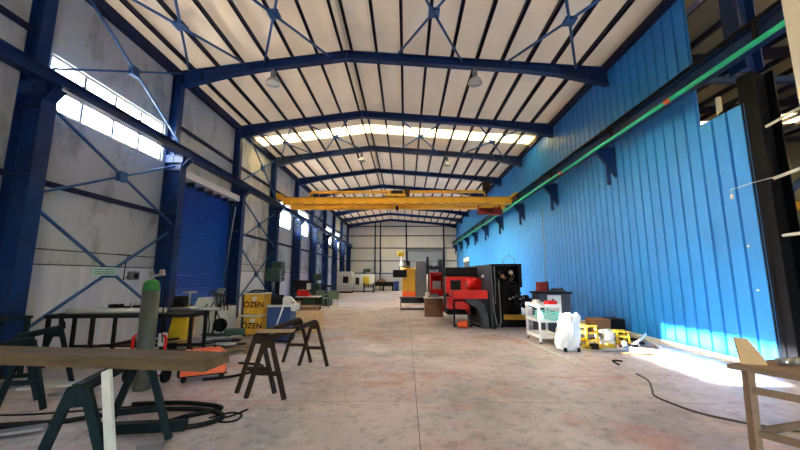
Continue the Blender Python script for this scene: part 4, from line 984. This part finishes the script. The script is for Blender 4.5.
t = thing('brown_case', 'open brown case with a dark inside against the blue wall', 'case', (5.2, 9.5, 0))
MB().box(-.4, .0, -.25, .25, 0, .42).build('body', 'card', t, .01); MB().box(.05, .4, -.2, .25, 0, .42).build('dark_side', 'black', t, .01)
tag(MB().prism([(-.4, 0), (.5, 0), (.2, .06), (-.2, .05)], 'y', -.12, .12).build('flattened_cardboard', 'card', loc=(4.95, 8.45, 0), rot=(0, 0, .7)), 'flattened cardboard beside the scrap pile near the wall', 'cardboard')

# ---------------------------------------------------------------- right bench
t = thing('wooden_bench', 'rough wooden topped workbench cut off by the right edge', 'workbench', (0, 0, 0))
MB().prism([(2.60, 3.02), (2.90, 2.45), (4.1, 2.75), (3.7, 3.35)], 'z', .765, .80).build('bench_top', 'benchwood', t)
for a, b in (((2.68, 2.93), (2.66, 2.93)), ((2.92, 2.58), (2.90, 2.58)), ((3.68, 3.22), (3.7, 3.22)), ((3.92, 2.84), (3.94, 2.84))):
    MB().bar((a[0], a[1], .765), (b[0], b[1], 0), .055).build('leg', 'benchwood', t)
MB().bar((2.67, 2.93, .63), (2.91, 2.58, .63), .03, .05).bar((2.67, 2.93, .32), (2.91, 2.58, .32), .03, .05).bar((2.91, 2.58, .63), (3.92, 2.84, .63), .03, .05).bar((2.68, 2.93, .32), (3.68, 3.22, .32), .03, .05).build('rail', 'benchwood', t)
MB().box(2.86, 2.96, 2.48, 2.58, .24, .36).build('block', 'dgrey', t)
tag(MB().prism([(-.16, 0), (.02, 0), (.0, .06), (-.10, .20), (-.19, .21)], 'y', -.01, .01).build('wood_offcut', 'ply', loc=(2.86, 2.98, .801), rot=(0, 0, -.15)), 'curved light wood offcut standing up on the near bench corner', 'wood offcut')
t = tag(MB().tube([(-.05, 0, .028), (.06, -.02, .028)], .028, 16).tube([(.04, -.016, .028), (.09, -.026, .028)], .03, 16).build('round_part', 'metal', loc=(3.02, 2.98, .801)), 'small grey cylinder lying on the wooden bench', 'cylinder')
tag(MB().box(-.12, .2, -.05, .08, 0, .03).build('bench_block', 'mgrey', loc=(3.3, 2.9, .801), rot=(0, 0, .2)), 'flat grey block on the wooden bench at the right edge', 'block')

# ---------------------------------------------------------------- light
w = bpy.data.worlds.new('sky'); S.world = w; w.use_nodes = True
N = w.node_tree.nodes; L = w.node_tree.links
bg = N['Background']; sk = N.new('ShaderNodeTexSky'); sk.sky_type = 'NISHITA'; sk.sun_disc = False
sk.sun_elevation = math.radians(23.5); sk.sun_rotation = math.radians(-86); sk.air_density = 1.2; sk.dust_density = 3.0; sk.ozone_density = 1.0
L.new(sk.outputs[0], bg.inputs['Color']); bg.inputs['Strength'].default_value = 1.5
sl = bpy.data.lights.new('sun', 'SUN'); sl.energy = 16; sl.angle = math.radians(.8); sl.color = (1, .93, .82)
so = bpy.data.objects.new('sun', sl); COL.objects.link(so)
dirv = Vector((10.8, -.75, -4.5)); so.rotation_euler = dirv.to_track_quat('-Z', 'Y').to_euler(); so.location = (-20, 8, 12)

# ---------------------------------------------------------------- camera
cam = bpy.data.cameras.new('camera'); co = bpy.data.objects.new('camera', cam); COL.objects.link(co)
cam.sensor_width = 36; cam.lens = 350 / 800 * 36; cam.clip_start = .05; cam.clip_end = 300
co.location = (0, 0, 1.5); p = math.atan(51.5 / 350); yaw = math.radians(.97)
co.rotation_euler = (PI / 2 + p, 0, yaw)
S.camera = co
S.view_settings.view_transform = 'Standard'; S.view_settings.look = 'None'; S.view_settings.gamma = 1
S.view_settings.use_curve_mapping = False; S.view_settings.exposure = 2.8
S.cycles.max_bounces = 10; S.cycles.diffuse_bounces = 6; S.cycles.transmission_bounces = 6; S.cycles.transparent_max_bounces = 8
